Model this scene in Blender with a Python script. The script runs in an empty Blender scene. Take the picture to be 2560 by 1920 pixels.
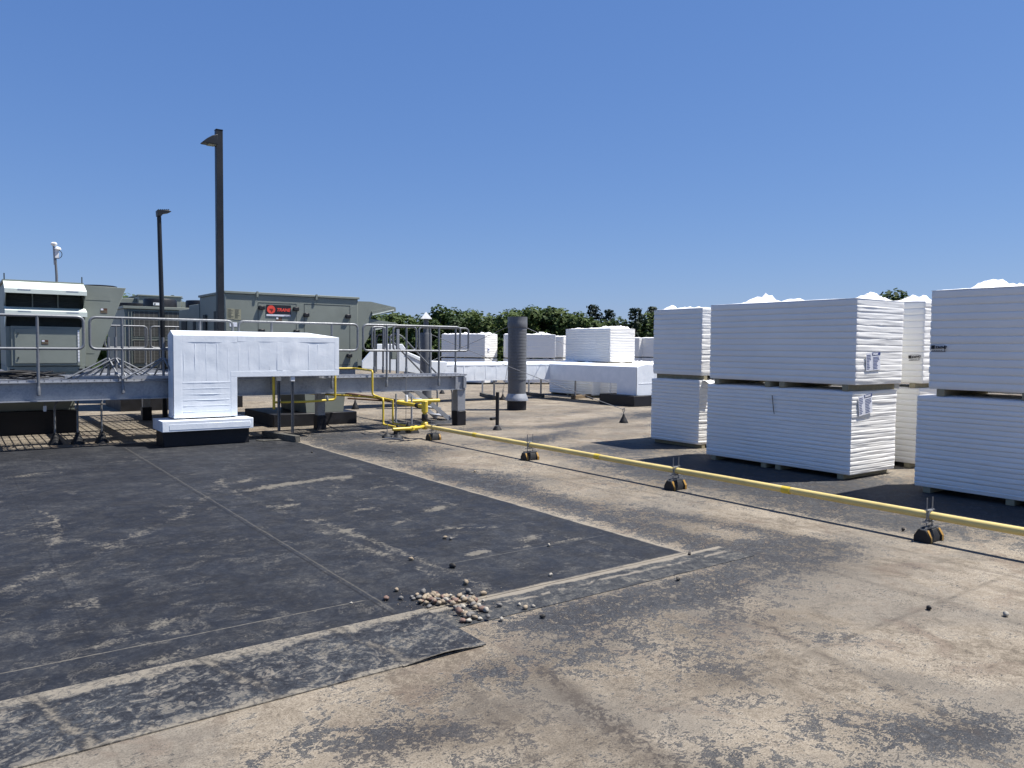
import bpy, bmesh, math, random
import numpy as np
from mathutils import Vector, Matrix, noise
R_ = math.radians
scene = bpy.context.scene
C = scene.collection

# ------------------------------------------------------------------ camera
YAW, PIT, ROL, FPX, CAMH = R_(36.098), R_(2.699), R_(0.5335), 1923.0, 1.74
_f = Vector((math.sin(YAW)*math.cos(PIT), math.cos(YAW)*math.cos(PIT), -math.sin(PIT)))
_r = Vector((math.cos(YAW), -math.sin(YAW), 0)); _u = _r.cross(_f)
CR = _r*math.cos(ROL) + _u*math.sin(ROL); CU = -_r*math.sin(ROL) + _u*math.cos(ROL)
cd = bpy.data.cameras.new('camera'); cam = bpy.data.objects.new('camera', cd); C.objects.link(cam)
cd.sensor_width = 36.0; cd.lens = FPX/2560*36; cd.clip_start = 0.05; cd.clip_end = 6000
cam.matrix_world = Matrix(((CR.x, CU.x, -_f.x, 0), (CR.y, CU.y, -_f.y, 0), (CR.z, CU.z, -_f.z, CAMH), (0, 0, 0, 1)))
scene.camera = cam

# ------------------------------------------------------------------ world, sun, exposure
SUN = Vector((0.43, -0.225, 1.0)).normalized()
ELEV = math.asin(SUN.z); AZ = math.atan2(SUN.x, SUN.y)
w = bpy.data.worlds.new('World'); scene.world = w; w.use_nodes = True
nt = w.node_tree
sky = nt.nodes.new('ShaderNodeTexSky'); sky.sky_type = 'NISHITA'; sky.sun_disc = False
sky.sun_elevation = ELEV; sky.sun_rotation = AZ
sky.altitude = 0; sky.air_density = 1.0; sky.dust_density = 0.2; sky.ozone_density = 3.0
bg = nt.nodes['Background']; tint = nt.nodes.new('ShaderNodeMix'); tint.data_type = 'RGBA'; tint.blend_type = 'MULTIPLY'
tint.inputs[0].default_value = 1.0; tint.inputs[7].default_value = (0.82, 0.98, 1.25, 1)
nt.links.new(sky.outputs[0], tint.inputs[6])
sp_ = nt.nodes.new('ShaderNodeSeparateColor'); cb_ = nt.nodes.new('ShaderNodeCombineColor'); nt.links.new(tint.outputs[2], sp_.inputs[0])
for i_, (k_, g_) in enumerate(((.639, .785), (.628, .64), (.785, .46))):      # softer, more even blue from zenith to horizon
    a_ = nt.nodes.new('ShaderNodeMath'); a_.operation = 'MULTIPLY'; a_.inputs[1].default_value = .0956; nt.links.new(sp_.outputs[i_], a_.inputs[0])
    p_ = nt.nodes.new('ShaderNodeMath'); p_.operation = 'POWER'; p_.inputs[1].default_value = g_; nt.links.new(a_.outputs[0], p_.inputs[0])
    m_ = nt.nodes.new('ShaderNodeMath'); m_.operation = 'MULTIPLY'; m_.inputs[1].default_value = k_/.0956; nt.links.new(p_.outputs[0], m_.inputs[0])
    nt.links.new(m_.outputs[0], cb_.inputs[i_])
nt.links.new(cb_.outputs[0], bg.inputs[0]); bg.inputs[1].default_value = 0.053
sd = bpy.data.lights.new('sun', 'SUN'); sun = bpy.data.objects.new('sun', sd); C.objects.link(sun)
sd.energy = 5.0; sd.angle = R_(0.53); sd.color = (1.0, 0.95, 0.88)
sun.rotation_euler = (-SUN).to_track_quat('-Z', 'Y').to_euler(); sun.location = (5, -3, 30)
scene.view_settings.view_transform = 'Standard'; scene.view_settings.look = 'None'
scene.view_settings.exposure = 0.85; scene.view_settings.gamma = 1.0
scene.render.engine = 'CYCLES'; scene.cycles.max_bounces = 6

# ------------------------------------------------------------------ locating points seen in the photograph
def ray(px, py): return CR*((px-1280)/FPX) - CU*((py-960)/FPX) + _f
O3 = Vector((0, 0, CAMH))
def Pz(px, py, z=0.0):
    d = ray(px, py); return O3 + d*((z-CAMH)/d.z)
def Py(px, py, y):
    d = ray(px, py); return O3 + d*(y/d.y)
def Px(px, py, x):
    d = ray(px, py); return O3 + d*(x/d.x)

# ------------------------------------------------------------------ materials
class NT:
    def __init__(s, name):
        s.mat = bpy.data.materials.new(name); s.mat.use_nodes = True
        s.t = s.mat.node_tree; s.b = s.t.nodes['Principled BSDF']
        s.g = s.t.nodes.new('ShaderNodeNewGeometry')
        s.P = s.g.outputs['Position']
        s.tc = s.t.nodes.new('ShaderNodeTexCoord'); s.O = s.tc.outputs['Object']
    def _in(s, sock, v):
        if v is None: return
        if isinstance(v, (int, float)): sock.default_value = v
        elif isinstance(v, (tuple, list, Vector)):
            v = tuple(v)
            if sock.type == 'RGBA' and len(v) == 3: v = v + (1,)
            sock.default_value = v
        else: s.t.links.new(v, sock)
    def m(s, op, a, b=None, c=None, clamp=False):
        n = s.t.nodes.new('ShaderNodeMath'); n.operation = op; n.use_clamp = clamp
        s._in(n.inputs[0], a); s._in(n.inputs[1], b); s._in(n.inputs[2], c); return n.outputs[0]
    def add(s, a, b): return s.m('ADD', a, b)
    def mul(s, a, b): return s.m('MULTIPLY', a, b)
    def sub(s, a, b): return s.m('SUBTRACT', a, b)
    def ss(s, v, lo, hi, a=0.0, b=1.0):
        n = s.t.nodes.new('ShaderNodeMapRange'); n.interpolation_type = 'SMOOTHSTEP'
        s._in(n.inputs[0], v); s._in(n.inputs[1], lo); s._in(n.inputs[2], hi); s._in(n.inputs[3], a); s._in(n.inputs[4], b)
        return n.outputs[0]
    def noise(s, scale, detail=4, rough=0.55, dist=0.0, vec=None, off=None, stretch=None):
        n = s.t.nodes.new('ShaderNodeTexNoise'); v = vec if vec is not None else s.P
        if stretch or off:
            mp = s.t.nodes.new('ShaderNodeMapping'); s.t.links.new(v, mp.inputs[0])
            if stretch: mp.inputs['Scale'].default_value = stretch
            if off: mp.inputs['Location'].default_value = off
            v = mp.outputs[0]
        s.t.links.new(v, n.inputs['Vector']); n.inputs['Scale'].default_value = scale
        n.inputs['Detail'].default_value = detail; n.inputs['Roughness'].default_value = rough
        n.inputs['Distortion'].default_value = dist
        return n.outputs['Fac']
    def mix(s, f, a, b, mode='MIX'):
        n = s.t.nodes.new('ShaderNodeMix'); n.data_type = 'RGBA'; n.blend_type = mode
        s._in(n.inputs[0], f); s._in(n.inputs[6], a); s._in(n.inputs[7], b); return n.outputs[2]
    def ramp(s, v, stops):
        n = s.t.nodes.new('ShaderNodeValToRGB'); s._in(n.inputs[0], v); e = n.color_ramp.elements
        while len(e) < len(stops): e.new(0.5)
        for i, (p, c) in enumerate(stops): e[i].position = p; e[i].color = tuple(c) + (1,)
        return n.outputs[0]
    def attr(s, name):
        n = s.t.nodes.new('ShaderNodeAttribute'); n.attribute_name = name; return n.outputs['Fac']
    def xyz(s, v=None):
        n = s.t.nodes.new('ShaderNodeSeparateXYZ'); s.t.links.new(v or s.P, n.inputs[0]); return n.outputs
    def bump(s, h, strength=0.3, dist=0.01, normal=None):
        n = s.t.nodes.new('ShaderNodeBump'); n.inputs['Strength'].default_value = strength
        n.inputs['Distance'].default_value = dist; s._in(n.inputs['Height'], h)
        if normal: s.t.links.new(normal, n.inputs['Normal'])
        return n.outputs[0]
    def out(s, col=None, rough=None, metal=None, normal=None, spec=None):
        s._in(s.b.inputs['Base Color'], col); s._in(s.b.inputs['Roughness'], rough); s._in(s.b.inputs['Metallic'], metal)
        s._in(s.b.inputs['Normal'], normal); s._in(s.b.inputs['Specular IOR Level'], spec)
        return s.mat

def plain(name, col, rough=0.6, metal=0.0, var=0.12, scale=6, bump=0.15, bscale=40, spec=0.4, dirt=0.0, dirtcol=(.2, .17, .13)):
    n = NT(name)
    if max(col) < .55: col = tuple(c*.56 for c in col)
    dirtcol = tuple(c*.56 for c in dirtcol)
    a = n.noise(scale, 5, 0.6); b = n.noise(bscale, 3, 0.6)
    lo = tuple(c*(1-var) for c in col); hi = tuple(min(1, c*(1+var)) for c in col)
    c = n.mix(n.ss(a, .3, .7), lo, hi)
    if dirt: c = n.mix(n.mul(n.ss(n.noise(3.1, 7, .7), .5, .75), dirt), c, dirtcol)
    return n.out(c, n.ss(a, .2, .8, max(0, rough-.08), min(1, rough+.08)), metal, n.bump(b, bump, .004), spec)

def galv(name, base=0.42, blue=1.06, rough=0.5, metal=0.55):
    n = NT(name)
    v = n.t.nodes.new('ShaderNodeTexVoronoi'); v.inputs['Scale'].default_value = 38; n.t.links.new(n.P, v.inputs['Vector'])
    sp = n.xyz(v.outputs['Color'])[0]
    a = n.noise(2.2, 6, .65); st = n.noise(3, 6, .7, stretch=(1, 1, .25))
    f = n.add(n.mul(sp, .16), n.add(n.mul(a, .5), n.mul(st, .34)))
    c = n.ramp(f, [(.25, (base*.62, base*.66, base*.7*blue)), (.5, (base*.95, base, base*1.04*blue)), (.8, (base*1.2, base*1.25, base*1.28*blue))])
    return n.out(c, n.ss(f, .3, .7, rough+.1, rough-.1), metal, n.bump(a, .1, .003), .5)

M = {}
M['galv'] = galv('galvanised_steel', .34, 1.03, .5, .4)
M['rail'] = galv('galvanised_tube', .20, 1.02, .5, .45)
M['grate'] = galv('galvanised_grating', .36, 1.05, .5, .25)
M['duct_metal'] = galv('galvanised_duct', .125, 1.03, .55, .15)
M['unit'] = plain('grey_green_unit_paint', (.365, .405, .355), .5, 0, .07, 1.4, .1, 60, .4, .12, (.16, .15, .12))
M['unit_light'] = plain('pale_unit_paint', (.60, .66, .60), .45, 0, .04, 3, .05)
M['unit_dark'] = plain('recess_dark', (.05, .065, .065), .7, 0, .2)
M['coil'] = None
M['fan'] = plain('fan_black', (.018, .02, .026), .5, 0, .2)
M['black'] = plain('black_rubber', (.016, .017, .02), .62, 0, .3, 9, .3)
M['curb'] = plain('black_curb_flashing', (.014, .015, .021), .55, 0, .35, 4, .4, 12, .4)
M['yellow'] = plain('yellow_pipe_paint', (.56, .42, .04), .45, 0, .14, 5, .1, 50, .5, .35, (.35, .27, .1))
M['yellow_old'] = plain('pale_yellow_pipe_paint', (.60, .475, .175), .5, 0, .1, 3, .1, 50, .5, .3, (.45, .38, .2))
M['orange'] = plain('reflective_amber', (.54, .31, .07), .4, 0, .15)
M['bronze'] = plain('charcoal_pole_paint', (.020, .024, .031), .45, 0, .15, 3, .1)
M['wood'] = plain('weathered_wood', (.28, .21, .13), .8, 0, .3, 18, .5)
M['woodgrey'] = plain('grey_wood', (.15, .145, .125), .85, 0, .3, 15, .5)
M['runner'] = plain('foam_runner', (.46, .41, .27), .8, 0, .12, 12, .3)
M['brown_pipe'] = plain('primed_brown_pipe', (.22, .10, .04), .6, 0, .2)
M['white_paint'] = plain('white_plastic', (.72, .73, .74), .5, 0, .05)
M['cable'] = plain('steel_cable', (.42, .42, .42), .5, .3)
M['ink_blue'] = plain('ink_blue', (.05, .09, .33), .6, 0, .2)
M['ink_black'] = plain('ink_black', (.03, .03, .035), .6, 0, .2)
M['ink_red'] = plain('ink_red', (.72, .07, .045), .5, 0, .1)
M['ink_red_dark'] = plain('ink_dark_red', (.3, .04, .03), .5, 0, .1)
M['sticker_brown'] = plain('warning_sticker', (.16, .075, .045), .6, 0, .5, 30)
M['sticker_cream'] = plain('cream_sticker', (.48, .47, .33), .6, 0, .12, 40)
M['paper'] = plain('paper_label', (.70, .72, .78), .6, 0, .05)
M['black_panel'] = plain('black_sign_panel', (.03, .032, .04), .4, 0, .1)
M['asphalt'] = plain('distant_ground', (.07, .09, .05), .9, 0, .3, .1)
M['stick'] = plain('weathered_stick', (.16, .14, .09), .9)

def coil_mat():
    n = NT('condenser_coil'); x = n.xyz(n.O)
    f = n.m('FRACT', n.mul(x[0], 8.5)); g = n.m('FRACT', n.mul(x[2], 12.0))
    l = n.m('MAXIMUM', n.m('LESS_THAN', f, .10), n.mul(n.m('LESS_THAN', g, .12), .35))
    h = n.m('FRACT', n.mul(x[0], 95.0))
    c = n.mix(l, (.045, .045, .04), (.20, .20, .18))
    c = n.mix(n.mul(n.noise(7, 4), .4), c, (.10, .10, .085))
    return n.out(c, .6, 0, n.bump(h, .3, .004))
M['coil'] = coil_mat()

def wrap_mat(name, col, warm=0.0):
    n = NT(name)
    wr = n.noise(9, 5, .6, .4, vec=n.O, stretch=(.22, .22, 4.5))
    fine = n.noise(30, 4, .6, .3, vec=n.O, stretch=(.25, .25, 2.6))
    lg = n.noise(1.3, 4, .5, vec=n.O)
    c = n.mix(n.ss(lg, .3, .7), tuple(k*.95 for k in col), col)
    smud = n.ss(n.noise(2.6, 8, .75, vec=n.O, off=(3, 1, 7)), .60, .78)
    c = n.mix(n.mul(smud, .16), c, (.40, .37, .31))
    nb = n.bump(n.add(n.mul(wr, .8), n.mul(fine, .25)), .38, .010)
    return n.out(c, .42, 0, nb, .4)
M['wrap'] = wrap_mat('white_bundle_film', (.82, .815, .785))
M['film'] = wrap_mat('loose_white_film', (.86, .86, .86))

def ductwrap():
    n = NT('white_duct_cladding')
    em = n.noise(26, 3, .5, vec=n.O); wv = n.noise(3.2, 5, .6, .6, vec=n.O)
    x = n.xyz(n.O)
    rib = n.noise(5.0, 2, .5, .2, vec=n.O, stretch=(1, 1, .12))
    c = n.mix(n.ss(wv, .35, .7), (.70, .75, .80), (.78, .82, .86))
    c = n.mix(n.mul(n.ss(n.noise(4, 8, .75, vec=n.O), .6, .8), .14), c, (.45, .44, .40))
    h = n.add(n.mul(wv, .6), n.add(n.mul(em, .15), n.mul(rib, .8)))
    return n.out(c, .42, 0, n.bump(h, .4, .014), .45)
M['ductwrap'] = ductwrap()

def foliage_mat(name, a, b, c_):
    n = NT(name)
    at = n.attr('tone')
    c = n.ramp(n.add(n.mul(at, .8), n.mul(n.noise(.35, 3), .25)), [(.15, a), (.5, b), (.9, c_)])
    n.out(c, .7, 0, None, .25)
    tr = n.t.nodes.new('ShaderNodeBsdfTranslucent'); n.t.links.new(c, tr.inputs[0])
    ms = n.t.nodes.new('ShaderNodeMixShader'); ms.inputs[0].default_value = .22
    n.t.links.new(n.b.outputs[0], ms.inputs[1]); n.t.links.new(tr.outputs[0], ms.inputs[2])
    n.t.links.new(ms.outputs[0], n.t.nodes['Material Output'].inputs[0])
    return n.mat
M['leaf'] = foliage_mat('broadleaf', (.011, .024, .008), (.034, .063, .016), (.082, .115, .030))
M['pine'] = foliage_mat('pine_needles', (.006, .014, .009), (.014, .028, .017), (.030, .048, .026))
M['bark'] = plain('bark', (.10, .08, .06), .9)

# ------------------------------------------------------------------ mesh helpers
class MB:
    def __init__(s): s.v = []; s.f = []; s.sm = []
    def quadface(s, pts, sm=False):
        b = len(s.v); s.v += [Vector(p) for p in pts]; s.f.append(tuple(range(b, b+len(pts)))); s.sm.append(sm)
    def box(s, x0, x1, y0, y1, z0, z1, rz=0, c=None):
        P = [Vector((x, y, z)) for z in (z0, z1) for (x, y) in ((x0, y0), (x1, y0), (x1, y1), (x0, y1))]
        if rz:
            cc = Vector(c) if c else Vector(((x0+x1)/2, (y0+y1)/2, 0)); m = Matrix.Rotation(rz, 3, 'Z')
            P = [m @ (p-cc) + cc for p in P]
        b = len(s.v); s.v += P
        for q in ((0, 3, 2, 1), (4, 5, 6, 7), (0, 1, 5, 4), (1, 2, 6, 5), (2, 3, 7, 6), (3, 0, 4, 7)):
            s.f.append(tuple(b+i for i in q)); s.sm.append(False)
        return s
    def prism(s, poly, d, flip=False):
        """closed outline (3D points) pushed along the vector d"""
        n = len(poly); b = len(s.v); d = Vector(d)
        s.v += [Vector(p) for p in poly] + [Vector(p)+d for p in poly]
        nn = Vector((0, 0, 0))
        for i in range(n): nn += Vector(poly[i]).cross(Vector(poly[(i+1) % n]))
        a = list(range(b, b+n)); e = list(range(b+n, b+2*n))
        if nn.dot(d) > 0: s.f += [tuple(reversed(a)), tuple(e)]; side = lambda i, j: (a[i], a[j], e[j], e[i])
        else: s.f += [tuple(a), tuple(reversed(e))]; side = lambda i, j: (a[j], a[i], e[i], e[j])
        s.sm += [False, False]
        for i in range(n): s.f.append(side(i, (i+1) % n)); s.sm.append(False)
        return s
    def bar(s, p, q, w_, h_, up=(0, 0, 1)):
        p = Vector(p); q = Vector(q); d = (q-p).normalized(); up = Vector(up)
        if abs(d.dot(up)) > .98: up = Vector((1, 0, 0))
        a = d.cross(up).normalized(); b = a.cross(d)
        pts = [p + a*(sx*w_/2) + b*(sy*h_/2) for sx, sy in ((-1, -1), (1, -1), (1, 1), (-1, 1))]
        return s.prism(pts, q-p)
    def tube(s, path, r, n=10, cap=True):
        path = [Vector(p) for p in path]; rs = r if isinstance(r, (list, tuple)) else [r]*len(path)
        b = len(s.v); prev = None
        for i, p in enumerate(path):
            if i == 0: d = path[1]-p
            elif i == len(path)-1: d = p-path[i-1]
            else: d = (path[i+1]-p).normalized() + (p-path[i-1]).normalized()
            d = d.normalized() if d.length > 1e-9 else Vector((0, 0, 1))
            if prev is None:
                up = Vector((0, 0, 1)) if abs(d.z) < .9 else Vector((1, 0, 0)); a = d.cross(up).normalized()
            else:
                a = (prev - d*prev.dot(d)).normalized()
            prev = a; c = d.cross(a)
            for k in range(n):
                t = 2*math.pi*k/n; s.v.append(p + (a*math.cos(t) + c*math.sin(t))*rs[i])
        for i in range(len(path)-1):
            for k in range(n):
                s.f.append((b+i*n+k, b+i*n+(k+1) % n, b+(i+1)*n+(k+1) % n, b+(i+1)*n+k)); s.sm.append(True)
        if cap:
            s.f.append(tuple(b+k for k in reversed(range(n)))); s.sm.append(False)
            e = b+(len(path)-1)*n; s.f.append(tuple(e+k for k in range(n))); s.sm.append(False)
        return s
    def lathe(s, c, prof, n=24):
        c = Vector(c); b = len(s.v)
        for (r, z) in prof:
            for k in range(n):
                t = 2*math.pi*k/n; s.v.append(c + Vector((r*math.cos(t), r*math.sin(t), z)))
        for i in range(len(prof)-1):
            for k in range(n):
                s.f.append((b+i*n+k, b+i*n+(k+1) % n, b+(i+1)*n+(k+1) % n, b+(i+1)*n+k)); s.sm.append(True)
        s.f.append(tuple(b+k for k in reversed(range(n)))); s.sm.append(False)
        e = b+(len(prof)-1)*n; s.f.append(tuple(e+k for k in range(n))); s.sm.append(False)
        return s
    def build(s, name, mat, parent=None, bevel=0, seg=1):
        me = bpy.data.meshes.new(name)
        o0 = ORG.get(parent.name, Vector((0, 0, 0))) if parent else Vector((0, 0, 0))
        me.from_pydata([tuple(p-o0) for p in s.v], [], s.f)
        for p, q in zip(me.polygons, s.sm): p.use_smooth = q
        me.set_sharp_from_angle(angle=R_(38))
        me.materials.append(mat if not isinstance(mat, str) else M[mat])
        ob = bpy.data.objects.new(name, me); C.objects.link(ob)
        if parent: ob.parent = parent; ORG[ob.name] = o0
        if bevel:
            md = ob.modifiers.new('bevel', 'BEVEL'); md.width = bevel; md.segments = seg; md.limit_method = 'ANGLE'; md.angle_limit = R_(40)
        return ob
ORG = {}
def thing(name, loc, label, cat, group=None):
    o = bpy.data.objects.new(name, None); C.objects.link(o); o.location = loc; o.empty_display_size = .2
    ORG[o.name] = Vector(loc); return tag(o, label, cat, group)
def tag(o, label=None, cat=None, group=None, kind=None):
    if label: o['label'] = label
    if cat: o['category'] = cat
    if group: o['group'] = group
    if kind: o['kind'] = kind
    return o
def copy_thing(root, loc, label, rz=0.0, group=None):
    r = root.copy(); C.objects.link(r); r.location = loc; r.rotation_euler = (0, 0, rz); r['label'] = label
    if group: r['group'] = group
    for ch in list(root.children):
        c = ch.copy(); C.objects.link(c); c.parent = r
        for g in list(ch.children):
            d = g.copy(); C.objects.link(d); d.parent = c
    return r
def smooth_path(pts, r=0.08, n=4):
    pts = [Vector(p) for p in pts]; out = [pts[0]]
    for i in range(1, len(pts)-1):
        a, b, c = pts[i-1], pts[i], pts[i+1]
        rr = min(r, (a-b).length*.45, (c-b).length*.45)
        p = b+(a-b).normalized()*rr; q = b+(c-b).normalized()*rr
        for k in range(n+1):
            t = k/n; out.append(p*(1-t)**2 + b*2*t*(1-t) + q*t*t)
    out.append(pts[-1]); return out
def text_mesh(name, body, size, mat, parent, origin, xdir, updir, shear=0.0, align='LEFT', bold=0.0, extrude=.001):
    cu = bpy.data.curves.new(name, 'FONT'); cu.body = body; cu.size = size; cu.shear = shear; cu.align_x = align
    cu.extrude = extrude; cu.offset = bold; cu.resolution_u = 2
    t = bpy.data.objects.new(name, cu); C.objects.link(t)
    dg = bpy.context.evaluated_depsgraph_get(); me = bpy.data.meshes.new_from_object(t.evaluated_get(dg))
    bpy.data.objects.remove(t); bpy.data.curves.remove(cu)
    x = Vector(xdir).normalized(); u = Vector(updir).normalized(); n = x.cross(u)
    o0 = ORG.get(parent.name, Vector((0, 0, 0))); org = Vector(origin)
    for v in me.vertices: v.co = org + x*v.co.x + u*v.co.y + n*v.co.z - o0
    me.materials.clear(); me.materials.append(M[mat])
    ob = bpy.data.objects.new(name, me); C.objects.link(ob); ob.parent = parent; ORG[ob.name] = o0
    return ob

# ================================================================== SETTING
# ---- ground far below, roof membrane sheet with painted attributes for worn membrane, stains and stack shade
g = MB(); g.quadface([(-2500, -2500, -8), (2500, -2500, -8), (2500, 2500, -8), (-2500, 2500, -8)])
tag(g.build('ground', 'asphalt'), kind='structure')

def blob(X, Y, cx, cy, rx, ry, ang=0, amp=1.0):
    a = R_(ang); dx = X-cx; dy = Y-cy; u = dx*math.cos(a)+dy*math.sin(a); v = -dx*math.sin(a)+dy*math.cos(a)
    return amp*np.exp(-((u/rx)**2+(v/ry)**2))
def seg_d(X, Y, pts):
    d = np.full(X.shape, 1e9)
    for (ax, ay), (bx, by) in zip(pts[:-1], pts[1:]):
        L = (bx-ax)**2+(by-ay)**2; t = np.clip(((X-ax)*(bx-ax)+(Y-ay)*(by-ay))/L, 0, 1)
        d = np.minimum(d, np.hypot(X-ax-t*(bx-ax), Y-ay-t*(by-ay)))
    return d
def sheet(name, xs, ys, z, attrs, mat, skirt=0.0):
    xs = np.array(xs); ys = np.array(ys); nx, ny = len(xs), len(ys)
    X, Y = np.meshgrid(xs, ys); co = np.stack([X, Y, np.full(X.shape, z)], -1).reshape(-1, 3)
    me = bpy.data.meshes.new(name)
    i = np.arange((nx-1)*(ny-1)); r = i//(nx-1); c = i % (nx-1); a = r*nx+c
    F = np.stack([a, a+1, a+nx+1, a+nx], -1)
    me.vertices.add(len(co)); me.vertices.foreach_set('co', co.ravel())
    me.loops.add(F.size); me.loops.foreach_set('vertex_index', F.ravel().astype(np.int32))
    me.polygons.add(len(F)); me.polygons.foreach_set('loop_start', np.arange(0, F.size, 4).astype(np.int32))
    me.polygons.foreach_set('loop_total', np.full(len(F), 4, np.int32))
    me.update(calc_edges=True); me.validate()
    for k, fn in attrs.items():
        at = me.attributes.new(k, 'FLOAT', 'POINT'); at.data.foreach_set('value', fn(X, Y).ravel().astype(np.float32))
    me.materials.append(M[mat]); o = bpy.data.objects.new(name, me); C.objects.link(o)
    return tag(o, kind='structure')

def wear_and_shade(X, Y):
    w_ = np.zeros(X.shape)
    B = [(5.75, 4.1, .55, .35, 0, 1.15), (6.2, 3.75, .5, .3, 0, .7), (5.2, 3.6, 1.1, .28, 0, .75), (4.2, 3.75, .9, .25, 0, .8), (3.3, 3.75, .6, .22, 0, .8),
         (4.1, 3.25, .7, .35, 20, .55), (3.7, 3.0, .5, .25, 0, .5), (3.1, 3.35, .5, .2, 0, .6), (5.45, 5.0, .3, 1.3, 0, .8), (5.5, 6.8, .35, 1.5, 0, .75),
         (5.6, 8.8, .4, 1.5, 0, .7), (5.8, 11.0, .5, 1.6, 0, .62), (5.9, 13.2, .9, 1.2, 0, .75), (6.0, 5.3, .22, .9, 12, .8), (6.3, 4.7, .18, .8, 6, .8),
         (7.6, 4.3, .35, 1.1, 8, 1.0), (8.1, 5.2, .6, .7, 0, .9), (8.0, 6.6, .7, .9, 0, .75), (8.2, 8.2, .9, .7, 0, .8), (8.0, 9.6, .5, .9, 0, .7),
         (9.2, 11.4, 1.4, .5, 20, .75), (8.8, 13.6, 1.6, .5, 0, .7), (11.0, 13.2, 1.2, .5, 0, .65), (10.4, 15.4, 1.4, .45, 0, .6), (7.2, 15.0, 1.5, .4, 0, .5),
         (12.5, 12.3, 1.1, .4, 10, .6), (14, 14, 2, .5, 15, .5), (3.5, 1.72, .22, .42, 40, .85), (3.85, 1.55, .3, .2, 0, .7), (4.0, 2.0, .22, .2, 0, .6), (3.0, 1.62, .22, .16, 0, .5),
         (1.52, 3.05, .26, .16, 0, .85), (1.75, 2.9, .2, .14, 0, .7), (2.35, 3.15, .1, .3, 0, .5), (2.15, 3.35, .5, .12, 10, .65), (2.75, 3.2, .4, .25, 0, .5),
         (3.3, 2.6, .3, .2, 0, .5), (4.3, 2.6, .35, .25, 0, .45), (2.6, 1.95, .25, .2, 0, .55), (2.1, 1.9, .3, .2, 0, .4), (1.1, 3.2, .5, .1, 20, .45),
         (6.9, 9.5, .25, .9, 0, .55), (6.6, 11.5, .4, .6, 0, .6), (9.6, 3.8, 1.6, 2.0, 0, 1.3), (9.0, 6.9, 1.1, 1.5, 0, 1.3), (9.4, 9.6, 1.2, .7, 0, 1.1), (7.9, 4.6, .5, .8, 0, .6), (6.6, 13.8, 1.2, .5, 0, .7), (8.6, 15.4, 1.8, .35, 8, .8), (9.8, 12.0, 1.6, .3, 25, .8), (12.0, 13.6, 1.8, .3, 20, .8), (13.5, 15.8, 1.8, .3, 20, .7), (15.5, 14.5, 2, .4, 25, .6), (10.3, 8.4, 1.0, .5, 0, .6), (4.9, 3.15, .4, .2, 0, .5), (7.2, 16, 3, .5, 0, .4)]  # wide blobs beside the stacks: bare membrane, darkened further so cast shadows look blue-black
    for b in B: w_ += blob(X, Y, *b)
    w_ = w_*1.05 + .62*np.exp(-((X-5.4)/.33)**2)*(Y > 3.9)*(Y < 15)*(.6+.4*np.sin(Y*1.7)) + .35*np.exp(-((X-6.1)/.5)**2)*(Y > 5)*(Y < 15)*(.5+.5*np.sin(Y*2.3+1))
    w_ += .45*np.exp(-((Y-3.75)/.3)**2)*(X > 2.5)*(X < 6)
    return np.clip(w_, 0, 1.3)
def stain(X, Y):
    s_ = np.zeros(X.shape)
    s_ += 1.1*np.exp(-(seg_d(X, Y, [(2.55, 3.2), (2.46, 2.7), (2.38, 2.1), (2.3, 1.2)])/.06)**2)
    s_ += .8*np.exp(-(seg_d(X, Y, [(4.15, 3.0), (4.05, 2.6), (3.75, 1.5)])/.03)**2)
    s_ += .5*np.exp(-(seg_d(X, Y, [(5.5, 5.6), (5.55, 3.0), (5.5, 1.5)])/.03)**2)
    s_ += .5*np.exp(-(seg_d(X, Y, [(6.9, 8.5), (6.75, 4.0), (6.6, 2.0)])/.03)**2)
    s_ += .35*np.exp(-(seg_d(X, Y, [(6.5, 12), (6.45, 6.0), (6.2, 2.0)])/.025)**2)
    s_ += .5*np.exp(-(seg_d(X, Y, [(2.1, 3.25), (1.9, 2.2), (1.6, 1.2)])/.02)**2)
    for b in [(2.1, 2.75, .45, .35, 0, .6), (1.3, 2.9, .5, .15, 0, .5), (4.3, 3.0, .3, .4, 0, .55), (3.4, 2.5, .4, .3, 0, .45), (5.9, 3.3, .5, .3, 0, .4), (2.4, 1.9, .3, .5, 0, .4), (1.7, 2.2, .3, .3, 0, .4)]:
        s_ += blob(X, Y, *b)
    return np.clip(s_, 0, 1)

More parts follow.
